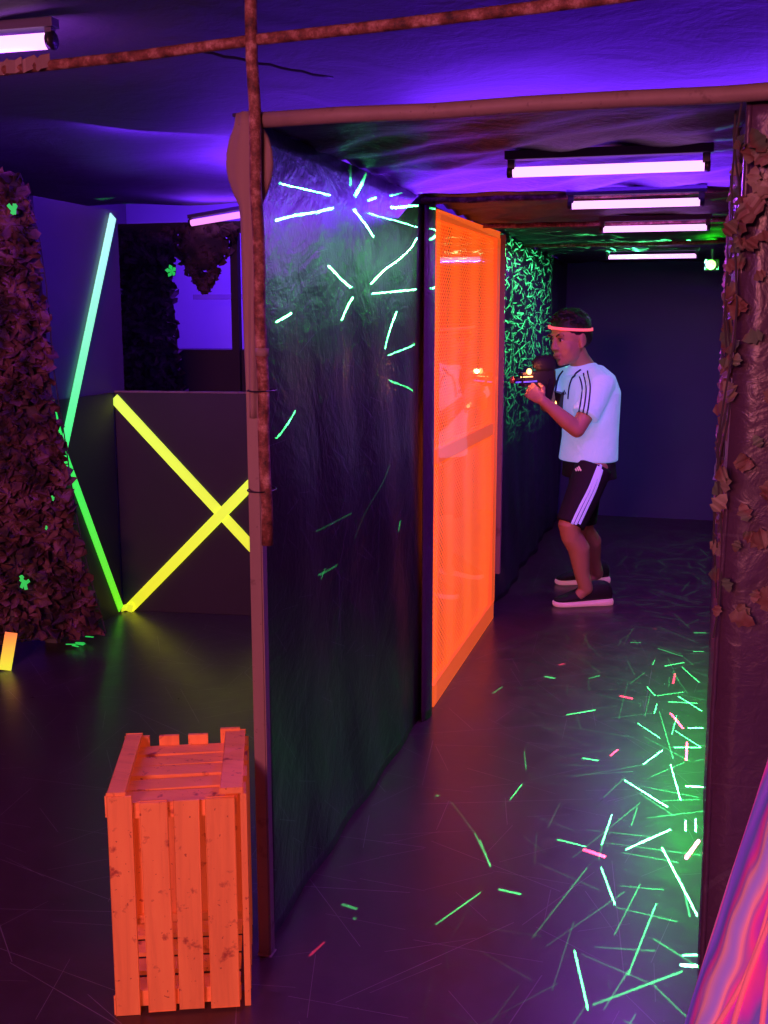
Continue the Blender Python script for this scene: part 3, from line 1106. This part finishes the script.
G = []   # (p, q, width px, strength)
for a in [(146, 295, 285, 328, 2.2, 1), (128, 400, 295, 363, 3, .8), (352, 330, 385, 265, 4.5, 1), (340, 235, 342, 300, 3, .25), (350, 368, 408, 447, 2.5, 1),
          (390, 343, 420, 335, 3, 1), (455, 330, 520, 310, 2.2, 1), (458, 363, 542, 357, 4, .9), (392, 378, 545, 422, 1.2, .6), (396, 580, 520, 475, 1.7, 1),
          (520, 475, 542, 435, 2, .5), (275, 528, 350, 590, 2, .8), (355, 617, 322, 683, 1.8, .8), (400, 608, 538, 595, 2, .4), (120, 690, 175, 663, 1.8, .8), (472, 660, 440, 765, 2, .8)]:
    G.append(('w', z5(a[0], a[1]), z5(a[2], a[3]), a[4], a[5]))
for a in [(450, 44, 528, 12, 1.6, 1), (450, 113, 520, 145, 1.5, .6), (120, 284, 175, 205, 1.6, 1), (478, 545, 486, 512, 2, .4), (255, 665, 315, 632, 1.2, .35), (270, 672, 285, 638, 1.4, .5), (250, 540, 350, 490, 1, .25), (445, 360, 360, 560, 1, .15)]:
    G.append(('w', z6(a[0], a[1]), z6(a[2], a[3]), a[4], a[5]))
for a in [(172, 310, 200, 316, 2.4, .8), (230, 413, 308, 400, 1.7, 1), (35, 355, 60, 338, 1.8, .5), (118, 510, 123, 558, 1.5, .4), (80, 640, 112, 598, 1.5, 1), (272, 528, 315, 535, 2, .6),
          (445, 338, 467, 362, 1.6, .8), (465, 410, 472, 383, 1.6, .9), (460, 280, 467, 265, 1.5, .7), (492, 283, 545, 273, 1.6, .7), (538, 285, 585, 327, 1.4, .9), (570, 194, 602, 194, 1.8, .7),
          (568, 244, 597, 244, 1.2, .8), (475, 236, 540, 257, 1.2, .4), (435, 545, 487, 507, 1.8, 1), (420, 435, 480, 475, 1.3, .7), (508, 545, 535, 640, 1.6, .9), (528, 363, 592, 403, 1.5, .9),
          (555, 448, 595, 448, 2.4, 1), (518, 500, 590, 500, 1.7, .5), (548, 603, 600, 606, 2.2, 1), (512, 465, 525, 415, 1.3, .5), (472, 362, 545, 352, 1.1, .4), (502, 378, 580, 382, 1.6, .4),
          (290, 316, 320, 308, 1.5, .4), (520, 455, 590, 500, 1.2, .4), (478, 403, 515, 530, 1.2, .3), (400, 330, 440, 300, 1.3, .3), (400, 220, 430, 220, 1.5, .4)]:
    G.append(('f', z3(a[0], a[1]), z3(a[2], a[3]), a[4], a[5]))
for a in [(0, 160, 28, 232, 2, .5), (50, 291, 108, 305, 2.6, .7), (252, 455, 288, 612, 2.5, .9), (323, 233, 360, 333, 1.6, .7), (325, 172, 352, 92, 2, 1), (390, 185, 508, 132, 2.4, 1),
          (485, 180, 580, 362, 1.5, 1), (205, 158, 282, 178, 1.2, .5), (385, 0, 500, 72, 1.8, 1), (535, 493, 582, 497, 5, 1), (540, 468, 580, 466, 3, .4), (548, 108, 548, 136, 3, .6),
          (575, 103, 575, 138, 3, .4), (470, 330, 395, 520, 1, .15), (285, 235, 140, 420, 1, .12), (540, 510, 300, 600, 1, .12)]:
    G.append(('f', z4(a[0], a[1]), z4(a[2], a[3]), a[4], a[5]))
for a in [(520, 772, 635, 690, 1.5, .8), (560, 460, 620, 540, .9, .15), (620, 540, 660, 622, 2, .4), (521, 445, 530, 445, 3, .7), (283, 720, 322, 732, 4.5, .7), (311, 755, 320, 757, 3, .5)]:
    G.append(('f', z7(a[0], a[1]), z7(a[2], a[3]), a[4], a[5]))
RD = []
for a in [(515, 330, 520, 303, 4, .5), (372, 362, 408, 370, 4, .4), (508, 408, 542, 450, 4, .5), (550, 535, 552, 485, 4, .4), (348, 522, 368, 505, 3, .5), (210, 280, 228, 276, 3, .5), (463, 183, 470, 183, 3, .6)]:
    RD.append(('f', z3(a[0], a[1]), z3(a[2], a[3]), a[4], a[5]))
for a in [(275, 185, 335, 205, 6, .35), (548, 210, 585, 160, 6, .5)]:
    RD.append(('f', z4(a[0], a[1]), z4(a[2], a[3]), a[4], a[5]))
RD.append(('f', z7(200, 852), z7(240, 815), 4, .5))


def seg_sum(segs):
    acc = None
    for kind, p, q_, wpx, st in segs:
        P = on_x(p[0], p[1], -0.90) if kind == 'w' else on_floor(*p)
        Q = on_x(q_[0], q_[1], -0.90) if kind == 'w' else on_floor(*q_)
        a, b4 = (P - SRC).normalized(), (Q - SRC).normalized()
        mid = (a + b4).normalized()
        n = a.cross(b4).normalized()
        half = a.angle(b4) / 2
        # width in direction space, from the width seen on the surface
        ctr = (P + Q) / 2
        dist_cam = (ctr - CAM).length
        perp = (RT * (-(q_[1] - p[1])) - UP * (q_[0] - p[0]))
        perp.normalize()
        # move half the width across the mark on the picture, see how the angle changes
        mpx = ((p[0] + q_[0]) / 2, (p[1] + q_[1]) / 2)
        dx, dy = q_[0] - p[0], q_[1] - p[1]
        ll = math.hypot(dx, dy)
        o_ = (mpx[0] - dy / ll * wpx / 2, mpx[1] + dx / ll * wpx / 2)
        S = on_x(o_[0], o_[1], -0.90) if kind == 'w' else on_floor(*o_)
        hw = abs((S - SRC).normalized().dot(n))
        hw = max(hw * 0.5, 0.0003)
        cosh = math.cos(half)
        d1 = nt.math('ABSOLUTE', nt.vdot(DIR, tuple(n)))
        m1 = nt.math('LESS_THAN', d1, hw)
        m2 = nt.math('GREATER_THAN', nt.vdot(DIR, tuple(mid * SIGN)), cosh)
        r2 = (ctr - SRC).length_squared
        cosf = abs((SRC - ctr).normalized().x if kind == 'w' else (SRC - ctr).normalized().z)
        val = (0.42 * st if st > .3 else 0.16 * st) * r2 / max(cosf, .2)
        mm_ = nt.math('MULTIPLY', m1, m2)
        acc = nt.math('MULTIPLY_ADD', mm_, val, acc if acc is not None else 0.0)
    return acc


gsum = seg_sum(G)
rsum = seg_sum(RD)
# dense fine marks on the crinkled far wall: direction -> wall plane coordinates
dq = nt.sep(DIR)
dx = nt.math('MULTIPLY', dq[0], -SIGN)
inv = nt.math('DIVIDE', SIGN * 1.0, nt.math('MAXIMUM', dx, 0.05))
wy = nt.math('MULTIPLY', dq[1], inv)
wz = nt.math('MULTIPLY', dq[2], inv)
v2 = nt.comb(nt.math('MULTIPLY', wy, 0.25), wz)
dsum = None
for sc3, hl, hw3, de, sd, st in ((15, .022, .0026, .8, 11, .9), (21, .018, .0020, .8, 12, .7), (30, .014, .0018, .8, 13, .5), (12, .028, .0016, .7, 14, .7)):
    k = nt.math('MULTIPLY', nt.streaks(v2, sc3, hl, hw3, de, sd, 0.0, 6.283), st)
    dsum = k if dsum is None else nt.math('ADD', dsum, k)
msk = nt.math('MULTIPLY', nt.math('GREATER_THAN', dx, 0.35), nt.math('GREATER_THAN', wy, -1.15))
fall = nt.new('ShaderNodeMapRange')
nt.put(fall.inputs[0], wz)
fall.inputs[1].default_value = -1.0
fall.inputs[2].default_value = -0.35
msk = nt.math('MULTIPLY', msk, fall.outputs[0])
dsum = nt.math('MULTIPLY', nt.math('MULTIPLY', dsum, msk), 2.2)
# fine marks on the floor
dz = nt.math('MULTIPLY', dq[2], -SIGN)
inz = nt.math('DIVIDE', SIGN * 1.745, nt.math('MAXIMUM', dz, 0.05))
fx = nt.math('MULTIPLY', dq[0], inz)
fy = nt.math('MULTIPLY', dq[1], inz)
f2 = nt.comb(fx, fy)
fs = nt.math('ADD', nt.streaks(f2, 2.5, .22, .0010, .9, 21), nt.math('ADD', nt.streaks(f2, 4.0, .15, .0010, .9, 22), nt.streaks(f2, 6.5, .09, .0012, .8, 23)))
fr_ = nt.new('ShaderNodeMapRange')
nt.put(fr_.inputs[0], fx)
fr_.inputs[1].default_value = -0.9
fr_.inputs[2].default_value = 0.0
fr_.inputs[3].default_value = 0.08
fr_.inputs[4].default_value = 1.0
fs = nt.math('MULTIPLY', nt.math('MULTIPLY', fs, fr_.outputs[0]), nt.math('MULTIPLY', nt.math('GREATER_THAN', dz, 0.2), 0.5))
# soft glow round the brightest bundle of beams, on the floor by the right wall
tgt = (on_floor(672, 690) - SRC).normalized()
gl1 = nt.math('POWER', nt.math('MAXIMUM', nt.vdot(DIR, tuple(tgt * SIGN)), 0.0), 34.0)
tg2 = (on_x(345, 195, -0.9) - SRC).normalized()
gl2 = nt.math('POWER', nt.math('MAXIMUM', nt.vdot(DIR, tuple(tg2 * SIGN)), 0.0), 500.0)
tg3 = (V(0.16, 5.2, 1.55) - SRC).normalized()
gl3 = nt.math('POWER', nt.math('MAXIMUM', nt.vdot(DIR, tuple(tg3 * SIGN)), 0.0), 120.0)
soft = nt.math('ADD', nt.math('MULTIPLY', gl1, 0.09), nt.math('ADD', nt.math('MULTIPLY', gl2, 0.012), nt.math('MULTIPLY', gl3, 0.12)))
soft = nt.math('ADD', soft, 0.0012)
gtot = nt.math('ADD', nt.math('ADD', gsum, dsum), fs)
cl_ = nt.comb(nt.math('MULTIPLY_ADD', rsum, 1.0, nt.math('MULTIPLY', gtot, 0.06)), nt.math('ADD', nt.math('MULTIPLY', gtot, 1.0), nt.math('MULTIPLY_ADD', rsum, 0.05, soft)), nt.math('MULTIPLY_ADD', rsum, 0.15, nt.math('MULTIPLY', gtot, 0.22)))
nt.l.new(cl_, em.inputs['Color'])
em.inputs['Strength'].default_value = 1.0

#BOYSTART
# ------------------------------------------------------------------ the boy
def basis(fwd, up=V(0, 0, 1)):
    f = fwd.normalized()
    l = up.cross(f).normalized()
    u = f.cross(l).normalized()
    return Matrix((l, f, u)).transposed()      # columns: left, forward, up


def evaluated_bvh(o):
    dg = bpy.context.evaluated_depsgraph_get()
    dg.update()
    e = o.evaluated_get(dg)
    me = e.to_mesh()
    me.transform(o.matrix_world)
    t = BVHTree.FromPolygons([v.co.copy() for v in me.vertices], [tuple(p.vertices) for p in me.polygons])
    e.to_mesh_clear()
    return t


def ribbon_on(tree, pts, width, name, m_, parent, lift=0.003, n=24):
    """a cloth stripe lying on the surface, through the given points"""
    P = []
    segs = len(pts) - 1
    for i in range(n + 1):
        t = i / n * segs
        k = min(int(t), segs - 1)
        f = t - k
        p0 = pts[max(k - 1, 0)]
        p1 = pts[k]
        p2 = pts[k + 1]
        p3 = pts[min(k + 2, segs)]
        q_ = []
        for c in (0, 1):
            q_.append(0.5 * (2 * p1[c] + (p2[c] - p0[c]) * f + (2 * p0[c] - 5 * p1[c] + 4 * p2[c] - p3[c]) * f * f + (3 * p1[c] - p0[c] - 3 * p2[c] + p3[c]) * f ** 3))
        d = ray(*q_).normalized()
        loc, nrm, _, _ = tree.ray_cast(CAM, d)
        if loc is None:
            continue
        if nrm.dot(d) > 0:
            nrm = -nrm
        P.append((loc, nrm))
    mb = MB()
    rows = []
    for i, (p, nm) in enumerate(P):
        t = (P[min(i + 1, len(P) - 1)][0] - P[max(i - 1, 0)][0]).normalized()
        s = nm.cross(t).normalized()
        rows.append([mb.b.verts.new(p + nm * lift - s * width / 2), mb.b.verts.new(p + nm * (lift + .001)), mb.b.verts.new(p + nm * lift + s * width / 2)])
    for a, c in zip(rows, rows[1:]):
        for j in (0, 1):
            mb.b.faces.new((a[j], a[j + 1], c[j + 1], c[j]))
    return mb.build(name, m_, parent, mods=[('SOLIDIFY', {'thickness': 0.0015, 'offset': 0})])


TF = V(-0.64, -0.77, 0)
TL = V(0.77, -0.64, 0)
boy = thing('person', 'person crouching in white striped shirt and black shorts aiming a toy gun', 'person', on_floor(584, 600))
HC = at(569.5, 339, 5.56)
HR = basis(V(-0.66, -0.75, -0.16), V(-0.06, 0, 1))
HS = 1.10


def hd(x, y, z):
    return HC + HR @ (V(x, y, z) * HS)


bb = MB()
# head
bb.ell(hd(0, -.010, .028), .074 * HS, .092 * HS, .088 * HS, HR, 28, 18)
bb.ell(hd(0, .020, -.030), .062 * HS, .068 * HS, .080 * HS, HR, 24, 16)
bb.ell(hd(0, .045, -.082), .036 * HS, .036 * HS, .028 * HS, HR)
bb.ell(hd(0, .070, -.098), .018 * HS, .014 * HS, .013 * HS, HR)
for s in (-1, 1):
    bb.ell(hd(s * .034, .050, -.030), .026 * HS, .024 * HS, .032 * HS, HR)     # cheeks
    bb.ell(hd(s * .030, .080, .030), .024 * HS, .009 * HS, .008 * HS, HR)      # brow ridge
    bb.ell(hd(s * .0125, .092, -.028), .009 * HS, .010 * HS, .008 * HS, HR)    # nostril wing
    # ear
    bb.ell(hd(s * .074, -.012, -.008), .008 * HS, .020 * HS, .031 * HS, HR)
    bb.ell(hd(s * .072, -.002, -.034), .008 * HS, .010 * HS, .012 * HS, HR)
bb.tube([hd(0, .084, .022), hd(0, .094, -.006), hd(0, .100, -.024)], .01, 10, rs=[.007 * HS, .009 * HS, .012 * HS], round_ends=True)
bb.ell(hd(0, .088, -.056), .024 * HS, .010 * HS, .0065 * HS, HR)
bb.ell(hd(0, .085, -.070), .020 * HS, .010 * HS, .007 * HS, HR)
# neck and torso
neck0, neck1 = at(583, 368, 5.65), hd(0, -.025, -.06)
bb.tube([neck0, neck0.lerp(neck1, .5), neck1], .05, 20, rs=[.062, .052, .052], round_ends=True)
SP = [(589, 474, .140, .100), (589, 455, .138, .098), (590, 436, .128, .088), (590.5, 412, .140, .096), (590, 392, .152, .098), (588, 377, .130, .085), (585, 368, .075, .060)]


def spine(extra_a=0.0, extra_b=0.0, lo=0, hi=7):
    out = []
    P = [at(a, b, 5.67) for a, b, _, _ in SP]
    for i in range(lo, hi):
        t = (P[min(i + 1, 6)] - P[max(i - 1, 0)]).normalized()
        fb_ = (TF - t * TF.dot(t)).normalized()
        lb_ = TL
        out.append((P[i], lb_ * (SP[i][2] + extra_a), fb_ * (SP[i][3] + extra_b)))
    return out


bb.eloft(spine(), 28)
# legs
hipN, kneeN, ankN = at(594, 470, 5.58), at(569, 527, 5.47), at(586, 588, 5.555)
hipF, kneeF, ankF = at(586, 470, 5.78), at(582, 524, 5.80), at(597, 573, 6.03)
for hp, kn, an in ((hipN, kneeN, ankN), (hipF, kneeF, ankF)):
    calf = kn.lerp(an, .35) + V(.018, .01, 0)
    bb.tube([hp, hp.lerp(kn, .5), kn, kn.lerp(an, .15), calf, kn.lerp(an, .75), an], .05, 20, rs=[.078, .074, .058, .054, .056, .040, .036], round_ends=True)
    bb.tube([an, an + V(-.03, -.01, -.035)], .03, 14, rs=[.033, .028], round_ends=True)
# arms
shN, elN, wrN = at(602, 384, 5.54), at(577, 430, 5.42), at(543, 401, 5.365)
shF, elF, wrF = at(563, 379, 5.77), at(547, 405, 5.68), at(549, 389, 5.50)
for sh, el, wr in ((shN, elN, wrN), (shF, elF, wrF)):
    bb.tube([sh, sh.lerp(el, .5), el], .045, 18, rs=[.052, .046, .038], round_ends=True)
    bb.tube([el, el.lerp(wr, .3), el.lerp(wr, .75), wr], .04, 18, rs=[.038, .040, .030, .025], round_ends=True)


def hand(mb, wrist, d, pn, thumb, s=1.0, curl=(0.55, 0.95, 0.8)):
    """d along the palm, pn the palm's normal (fingers curl towards it), thumb the thumb's side"""
    d = d.normalized()
    pn = (pn - d * pn.dot(d)).normalized()
    sd = d.cross(pn).normalized()
    if sd.dot(thumb) < 0:
        sd = -sd
    mb.eloft([(wrist, sd * .024 * s, pn * .018 * s), (wrist + d * .030 * s, sd * .033 * s, pn * .016 * s), (wrist + d * .060 * s, sd * .038 * s, pn * .014 * s), (wrist + d * .082 * s, sd * .037 * s, pn * .011 * s)], 18)
    ln = [.066, .074, .070, .054]
    for k in range(4):
        base = wrist + d * (.074 - .003 * abs(k - 1)) * s + sd * (.030 - .020 * k) * s
        pts = [base]
        a = 0.0
        for seg_, cu in zip((.42, .32, .26), curl):
            a += cu
            dd = d * math.cos(a) + pn * math.sin(a)
            pts.append(pts[-1] + dd * ln[k] * seg_ * s)
        mb.tube(pts, .008, 10, rs=[.0092 * s, .0088 * s, .0080 * s, .0068 * s], round_ends=True)
    b0 = wrist + d * .022 * s + sd * .024 * s
    b1 = b0 + (d * .5 + sd * .6 + pn * .45).normalized() * .038 * s
    b2_ = b1 + (d * .8 + pn * .65).normalized() * .030 * s
    b3_ = b2_ + (d * .6 + pn * .8 - sd * .3).normalized() * .024 * s
    mb.tube([b0, b1, b2_, b3_], .010, 10, rs=[.013 * s, .0115 * s, .010 * s, .008 * s], round_ends=True)


# gun axis
GR, GM = at(553, 377, 5.46), at(511, 380.5, 5.36)
GA = (GM - GR).normalized()
GU = (V(0, 0, 1) - GA * GA.z).normalized()
GS = GA.cross(GU)
if GS.y > 0:
    GS = -GS                       # towards the camera
hand(bb, wrN, V(-.70, .0, .55), V(.05, 1, -.1), V(.5, 0, .8), 1.0, (0.65, 1.1, 0.9))
hand(bb, wrF, V(-.85, -.25, .30), V(-.1, -.95, .1), V(0, 0, 1), 1.0, (0.5, 1.0, 0.8))
body = bb.build('body', 'skin', boy, smooth=True, mods=[('REMESH', {'mode': 'VOXEL', 'voxel_size': 0.0042, 'use_smooth_shade': True}), ('SMOOTH', {'factor': 0.5, 'iterations': 3})])

# face details
for s in (-1, 1):
    e_ = MB().ell(hd(s * .030, .0765, .008), .0130 * HS, .0085 * HS, .0072 * HS, HR).build('eye', 'eyewhite', boy, smooth=True)
    MB().ell(hd(s * .030 + .002, .0835, .007), .0064 * HS, .003 * HS, .0064 * HS, HR).build('iris', 'eyedark', e_, smooth=True)
    MB().tube([hd(s * .014, .0880, .026), hd(s * .030, .0885, .033), hd(s * .048, .0760, .027)], .004, 8, rs=[.0035, .0042, .0025], round_ends=True).build('eyebrow', 'hair', boy, smooth=True)
    MB().tube([hd(s * .017, .0835, .012), hd(s * .030, .0865, .0165), hd(s * .044, .0780, .011)], .0018, 6, round_ends=True).build('eyelid', 'hair', boy, smooth=True)
MB().tube([hd(-.022, .0925, -.0625), hd(0, .0985, -.0615), hd(.022, .0925, -.0625)], .0032, 8, rs=[.0018, .0040, .0018], round_ends=True).build('lips', 'lips', boy, smooth=True)

# hair: cap of short tufts above the hairline
hb = MB()
hb.ell(hd(0, -.020, .046), .081 * HS, .096 * HS, .086 * HS, HR, 28, 20)
hb.ell(hd(0, -.060, .006), .070 * HS, .052 * HS, .062 * HS, HR)
for k in range(110):
    th = random.uniform(0, 2 * PI)
    ph = random.uniform(0.15, 1.50)
    x = math.cos(th) * math.sin(ph)
    y = math.sin(th) * math.sin(ph)
    z = math.cos(ph)
    if y > .55 and z < .45:
        continue
    p = hd(.079 * x, -.020 + .094 * y, .046 + .084 * z)
    q_ = hd(.079 * x * 1.05, -.020 + .094 * y * 1.05 + .018, .046 + .084 * z * 1.05 + .004)
    hb.tube([p, q_], .007, 7, rs=[.010, .004], round_ends=True)
hair = hb.build('hair', 'hair', boy, smooth=True, mods=[('REMESH', {'mode': 'VOXEL', 'voxel_size': 0.0045, 'use_smooth_shade': True})])
# glowing headband
hbp = []
for k in range(41):
    t = 2 * PI * k / 40
    hbp.append(hd(.0870 * math.cos(t), -.014 + .1075 * math.sin(t), .047 + .018 * math.sin(t) - .012 * math.cos(t)))
mb = MB()
rows = []
for p in hbp[:-1]:
    c = hd(0, -.012, .044)
    o_ = (p - c).normalized() * .0
    rows.append((mb.b.verts.new(p + HR.col[2] * .007), mb.b.verts.new(p - HR.col[2] * .007)))
for k in range(40):
    a, c = rows[k], rows[(k + 1) % 40]
    mb.b.faces.new((a[0], a[1], c[1], c[0]))
mb.build('headband', 'headband', boy, smooth=True, mods=[('SOLIDIFY', {'thickness': 0.003})])

# shirt
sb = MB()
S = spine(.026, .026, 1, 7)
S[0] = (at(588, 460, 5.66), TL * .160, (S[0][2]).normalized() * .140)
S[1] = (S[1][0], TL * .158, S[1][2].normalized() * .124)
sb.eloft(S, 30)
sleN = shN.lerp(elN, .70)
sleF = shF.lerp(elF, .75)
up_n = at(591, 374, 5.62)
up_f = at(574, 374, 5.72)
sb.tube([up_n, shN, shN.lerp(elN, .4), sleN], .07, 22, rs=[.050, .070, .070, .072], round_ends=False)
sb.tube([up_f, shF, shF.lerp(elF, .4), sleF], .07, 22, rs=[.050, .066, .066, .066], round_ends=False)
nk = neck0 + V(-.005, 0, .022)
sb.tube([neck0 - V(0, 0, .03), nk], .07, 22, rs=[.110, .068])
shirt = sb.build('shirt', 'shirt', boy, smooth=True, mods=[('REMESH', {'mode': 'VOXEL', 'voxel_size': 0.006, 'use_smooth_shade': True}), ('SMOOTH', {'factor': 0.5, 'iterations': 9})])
tr = evaluated_bvh(shirt)
for pts in ([(579.5, 376), (582.5, 390), (578.5, 416)], [(583.5, 373), (586.5, 390), (582.5, 417)], [(587.5, 371), (590.5, 388), (586.5, 418)]):
    ribbon_on(tr, pts, .0075, 'sleeve_stripe', 'navy', shirt)
for k, (dx_, h_) in enumerate(((0, 2.0), (1.6, 3.2), (3.2, 4.4))):
    ribbon_on(tr, [(563.5 + dx_, 394.5), (563.5 + dx_ - h_ * .5, 394.5 - h_)], .006, 'chest_emblem', 'navy', shirt, n=3)

# shorts
pb = MB()
PS = [at(588.5, 453, 5.67), at(589, 464, 5.67), at(589, 477, 5.67)]
pb.eloft([(PS[0], TL * .148, TF * .104), (PS[1], TL * .155, TF * .108), (PS[2], TL * .160, TF * .118)], 28)
hemN = hipN.lerp(kneeN, .96)
hemF = hipF.lerp(kneeF, .98)
pb.tube([hipN + V(0, 0, .02), hipN.lerp(hemN, .5), hemN], .09, 24, rs=[.094, .086, .074])
pb.tube([hipF + V(0, 0, .02), hipF.lerp(hemF, .5), hemF], .09, 24, rs=[.086, .084, .076])
shorts = pb.build('shorts', 'shorts', boy, smooth=True, mods=[('REMESH', {'mode': 'VOXEL', 'voxel_size': 0.006, 'use_smooth_shade': True}), ('SMOOTH', {'factor': 0.5, 'iterations': 9})])
tr2 = evaluated_bvh(shorts)
for k in range(3):
    o_ = (k - 1) * 3.6
    ribbon_on(tr2, [(602 + o_ * .6, 462), (593 + o_ * .85, 487), (583 + o_, 508), (575.5 + o_, 524)], .0135, 'side_stripe', 'stripe_glow', shorts)
for k, (dx_, h_) in enumerate(((0, 2.0), (2.2, 3.2), (4.4, 4.4))):
    ribbon_on(tr2, [(577 + dx_, 471), (577 + dx_ - h_ * .55, 471 - h_)], .008, 'hip_emblem', 'logo_pink', shorts, n=3)


# shoes
def shoe(toe, heel, z0, lift=0.0):
    d = (toe - heel)
    d.z = 0
    Ln = d.length
    d.normalize()
    s = V(0, 0, 1).cross(d)
    prof = [(0.0, .026, .020, .085), (.05, .038, .030, .122), (.20, .044, .032, .130), (.36, .044, .032, .130), (.52, .046, .030, .100), (.72, .048, .026, .070), (.90, .042, .020, .054), (1.0, .020, .010, .036)]
    up_ = MB()
    up_.eloft([(V(heel.x, heel.y, 0) + d * Ln * t + V(0, 0, .022 + (h - .022) / 2), s * w_, V(0, 0, 1) * (h - .018) / 2) for t, w_, _, h in prof], 20)
    o = up_.build('shoe', 'shoe', boy, smooth=True, mods=[('SUBSURF', {'levels': 1, 'render_levels': 1})])
    so_ = MB()
    so_.eloft([(V(heel.x, heel.y, 0) + d * (Ln * (t * 1.04 - .02)) + V(0, 0, .017 + (.003 if t > .95 else 0)), s * (w_ + .004), V(0, 0, 1) * (.016 + (.004 if t < .3 else 0))) for t, w_, _, h in prof], 20, 3.0)
    so_.build('sole', 'sole', o, smooth=True, mods=[('SUBSURF', {'levels': 1, 'render_levels': 1})])
    lc = MB()
    for t in (.40, .47, .54, .61):
        c = V(heel.x, heel.y, 0) + d * Ln * t
        h = .112 - (t - .38) * .16
        lc.tube([c - s * .022 + V(0, 0, h - .012), c + V(0, 0, h + .001), c + s * .022 + V(0, 0, h - .012)], .0025, 6)
    lc.build('laces', 'shoe', o)


shoe(on_floor(553.5, 607), on_floor(611, 604), 0)
shoe(on_floor(556, 585), on_floor(608, 582), 0)

# toy gun
gun = thing('toy_laser_gun', 'black toy laser gun with lit orange lamp in the hands', 'toy gun', (GR + GM) / 2)
GRm = Matrix((GA, GS, GU)).transposed()


def gp(a, s, u):
    return GR + GA * a + GS * s + GU * u


GL = (GM - GR).length
MB().box(gp(GL * .38, 0, 0), (GL * .75, .040, .052), GRm, .008).build('gun_body', 'blackplastic', gun, smooth=False)
MB().tube([gp(GL * .6, 0, .004), gp(GL * .96, 0, .002)], .016, 16, rs=[.020, .016]).build('barrel', 'blackplastic', gun, smooth=True)
MB().tube([gp(GL * .95, 0, .001), gp(GL * 1.02, 0, .001)], .0185, 16, rs=[.0185, .014]).build('muzzle_tip', 'copper', gun, smooth=True)
MB().eloft([(gp(GL * .15, 0, .030), GA * .040, GS * .020), (gp(GL * .20, 0, .055), GA * .060, GS * .026), (gp(GL * .22, 0, .085), GA * .058, GS * .026), (gp(GL * .20, 0, .108), GA * .034, GS * .018)], 20).build('sensor_dome', 'shoe', gun, smooth=True)
MB().box(gp(GL * .12, 0, -.055), (.034, .030, .085), Matrix.Rotation(.3, 3, 'Y') @ GRm, .007).build('grip', 'blackplastic', gun)
MB().tube([gp(GL * .25, 0, -.025), gp(GL * .27, 0, -.055), gp(GL * .38, 0, -.058), gp(GL * .42, 0, -.028)], .0035, 8, round_ends=True).build('trigger_guard', 'blackplastic', gun, smooth=True)
MB().tube([gp(GL * .28, .002, -.028), gp(GL * .30, .002, -.044)], .003, 8, round_ends=True).build('trigger', 'blackplastic', gun)
MB().bar(gp(GL * .42, .021, -.012), gp(GL * .92, .017, -.010), .007, .004, GS).build('highlight_strip', 'blue_highlight', gun)  # blue highlight along the gun side, put in as a glowing strip
lp = at(532.5, 372, 5.335)
MB().ell(gp((lp - GR).dot(GA), .024, (lp - GR).dot(GU)), .013, .009, .015, GRm).build('lamp', 'glow_orange', gun, smooth=True)['label'] = 'lit orange lamp'
MB().bar(gp(GL * .52, .022, .012), gp(GL * .80, .019, .014), .004, .003, GS).build('light_slit', 'glow_orange', gun)
point('gun_lamp_light', gp((lp - GR).dot(GA), .055, (lp - GR).dot(GU)), 0.55, (1.0, 0.22, 0.08), 0.012)

# chest sensor on a lanyard
cs_ = thing('chest_sensor', 'dark hanging chest sensor with lit orange lamps on a navy lanyard', 'sensor', at(561, 405, 5.50))
cc0 = None
d = ray(558.5, 400.5).normalized()
hit = tr.ray_cast(CAM, d)
base_p = hit[0] if hit[0] else at(561, 405, 5.5)
cn_ = V(-.55, -.83, 0).normalized()
CR = basis(cn_)
cc0 = base_p + cn_ * .022


def cp(x, y, z):
    return cc0 + CR @ V(x, y, z)


MB().box(cc0, (.095, .034, .100), CR @ Matrix.Rotation(.25, 3, 'Y'), .010).build('sensor_case', 'blackplastic', cs_)
MB().ell(cp(.004, .016, -.012), .017, .006, .015, CR).build('lamp', 'glow_orange', cs_, smooth=True)
MB().ell(cp(.026, .016, -.034), .010, .005, .010, CR).build('lamp', 'glow_orange', cs_, smooth=True)
point('chest_lamp_light', cp(.01, .045, -.015), 0.12, (1.0, 0.25, 0.08), 0.01)
ribbon_on(tr, [(581, 370), (574, 376), (570, 386), (568.5, 399)], .010, 'lanyard', 'navy', cs_, .004)
ribbon_on(tr, [(563.5, 371), (558, 379), (555.5, 390), (554.5, 398)], .010, 'lanyard', 'navy', cs_, .004)
#BOYEND
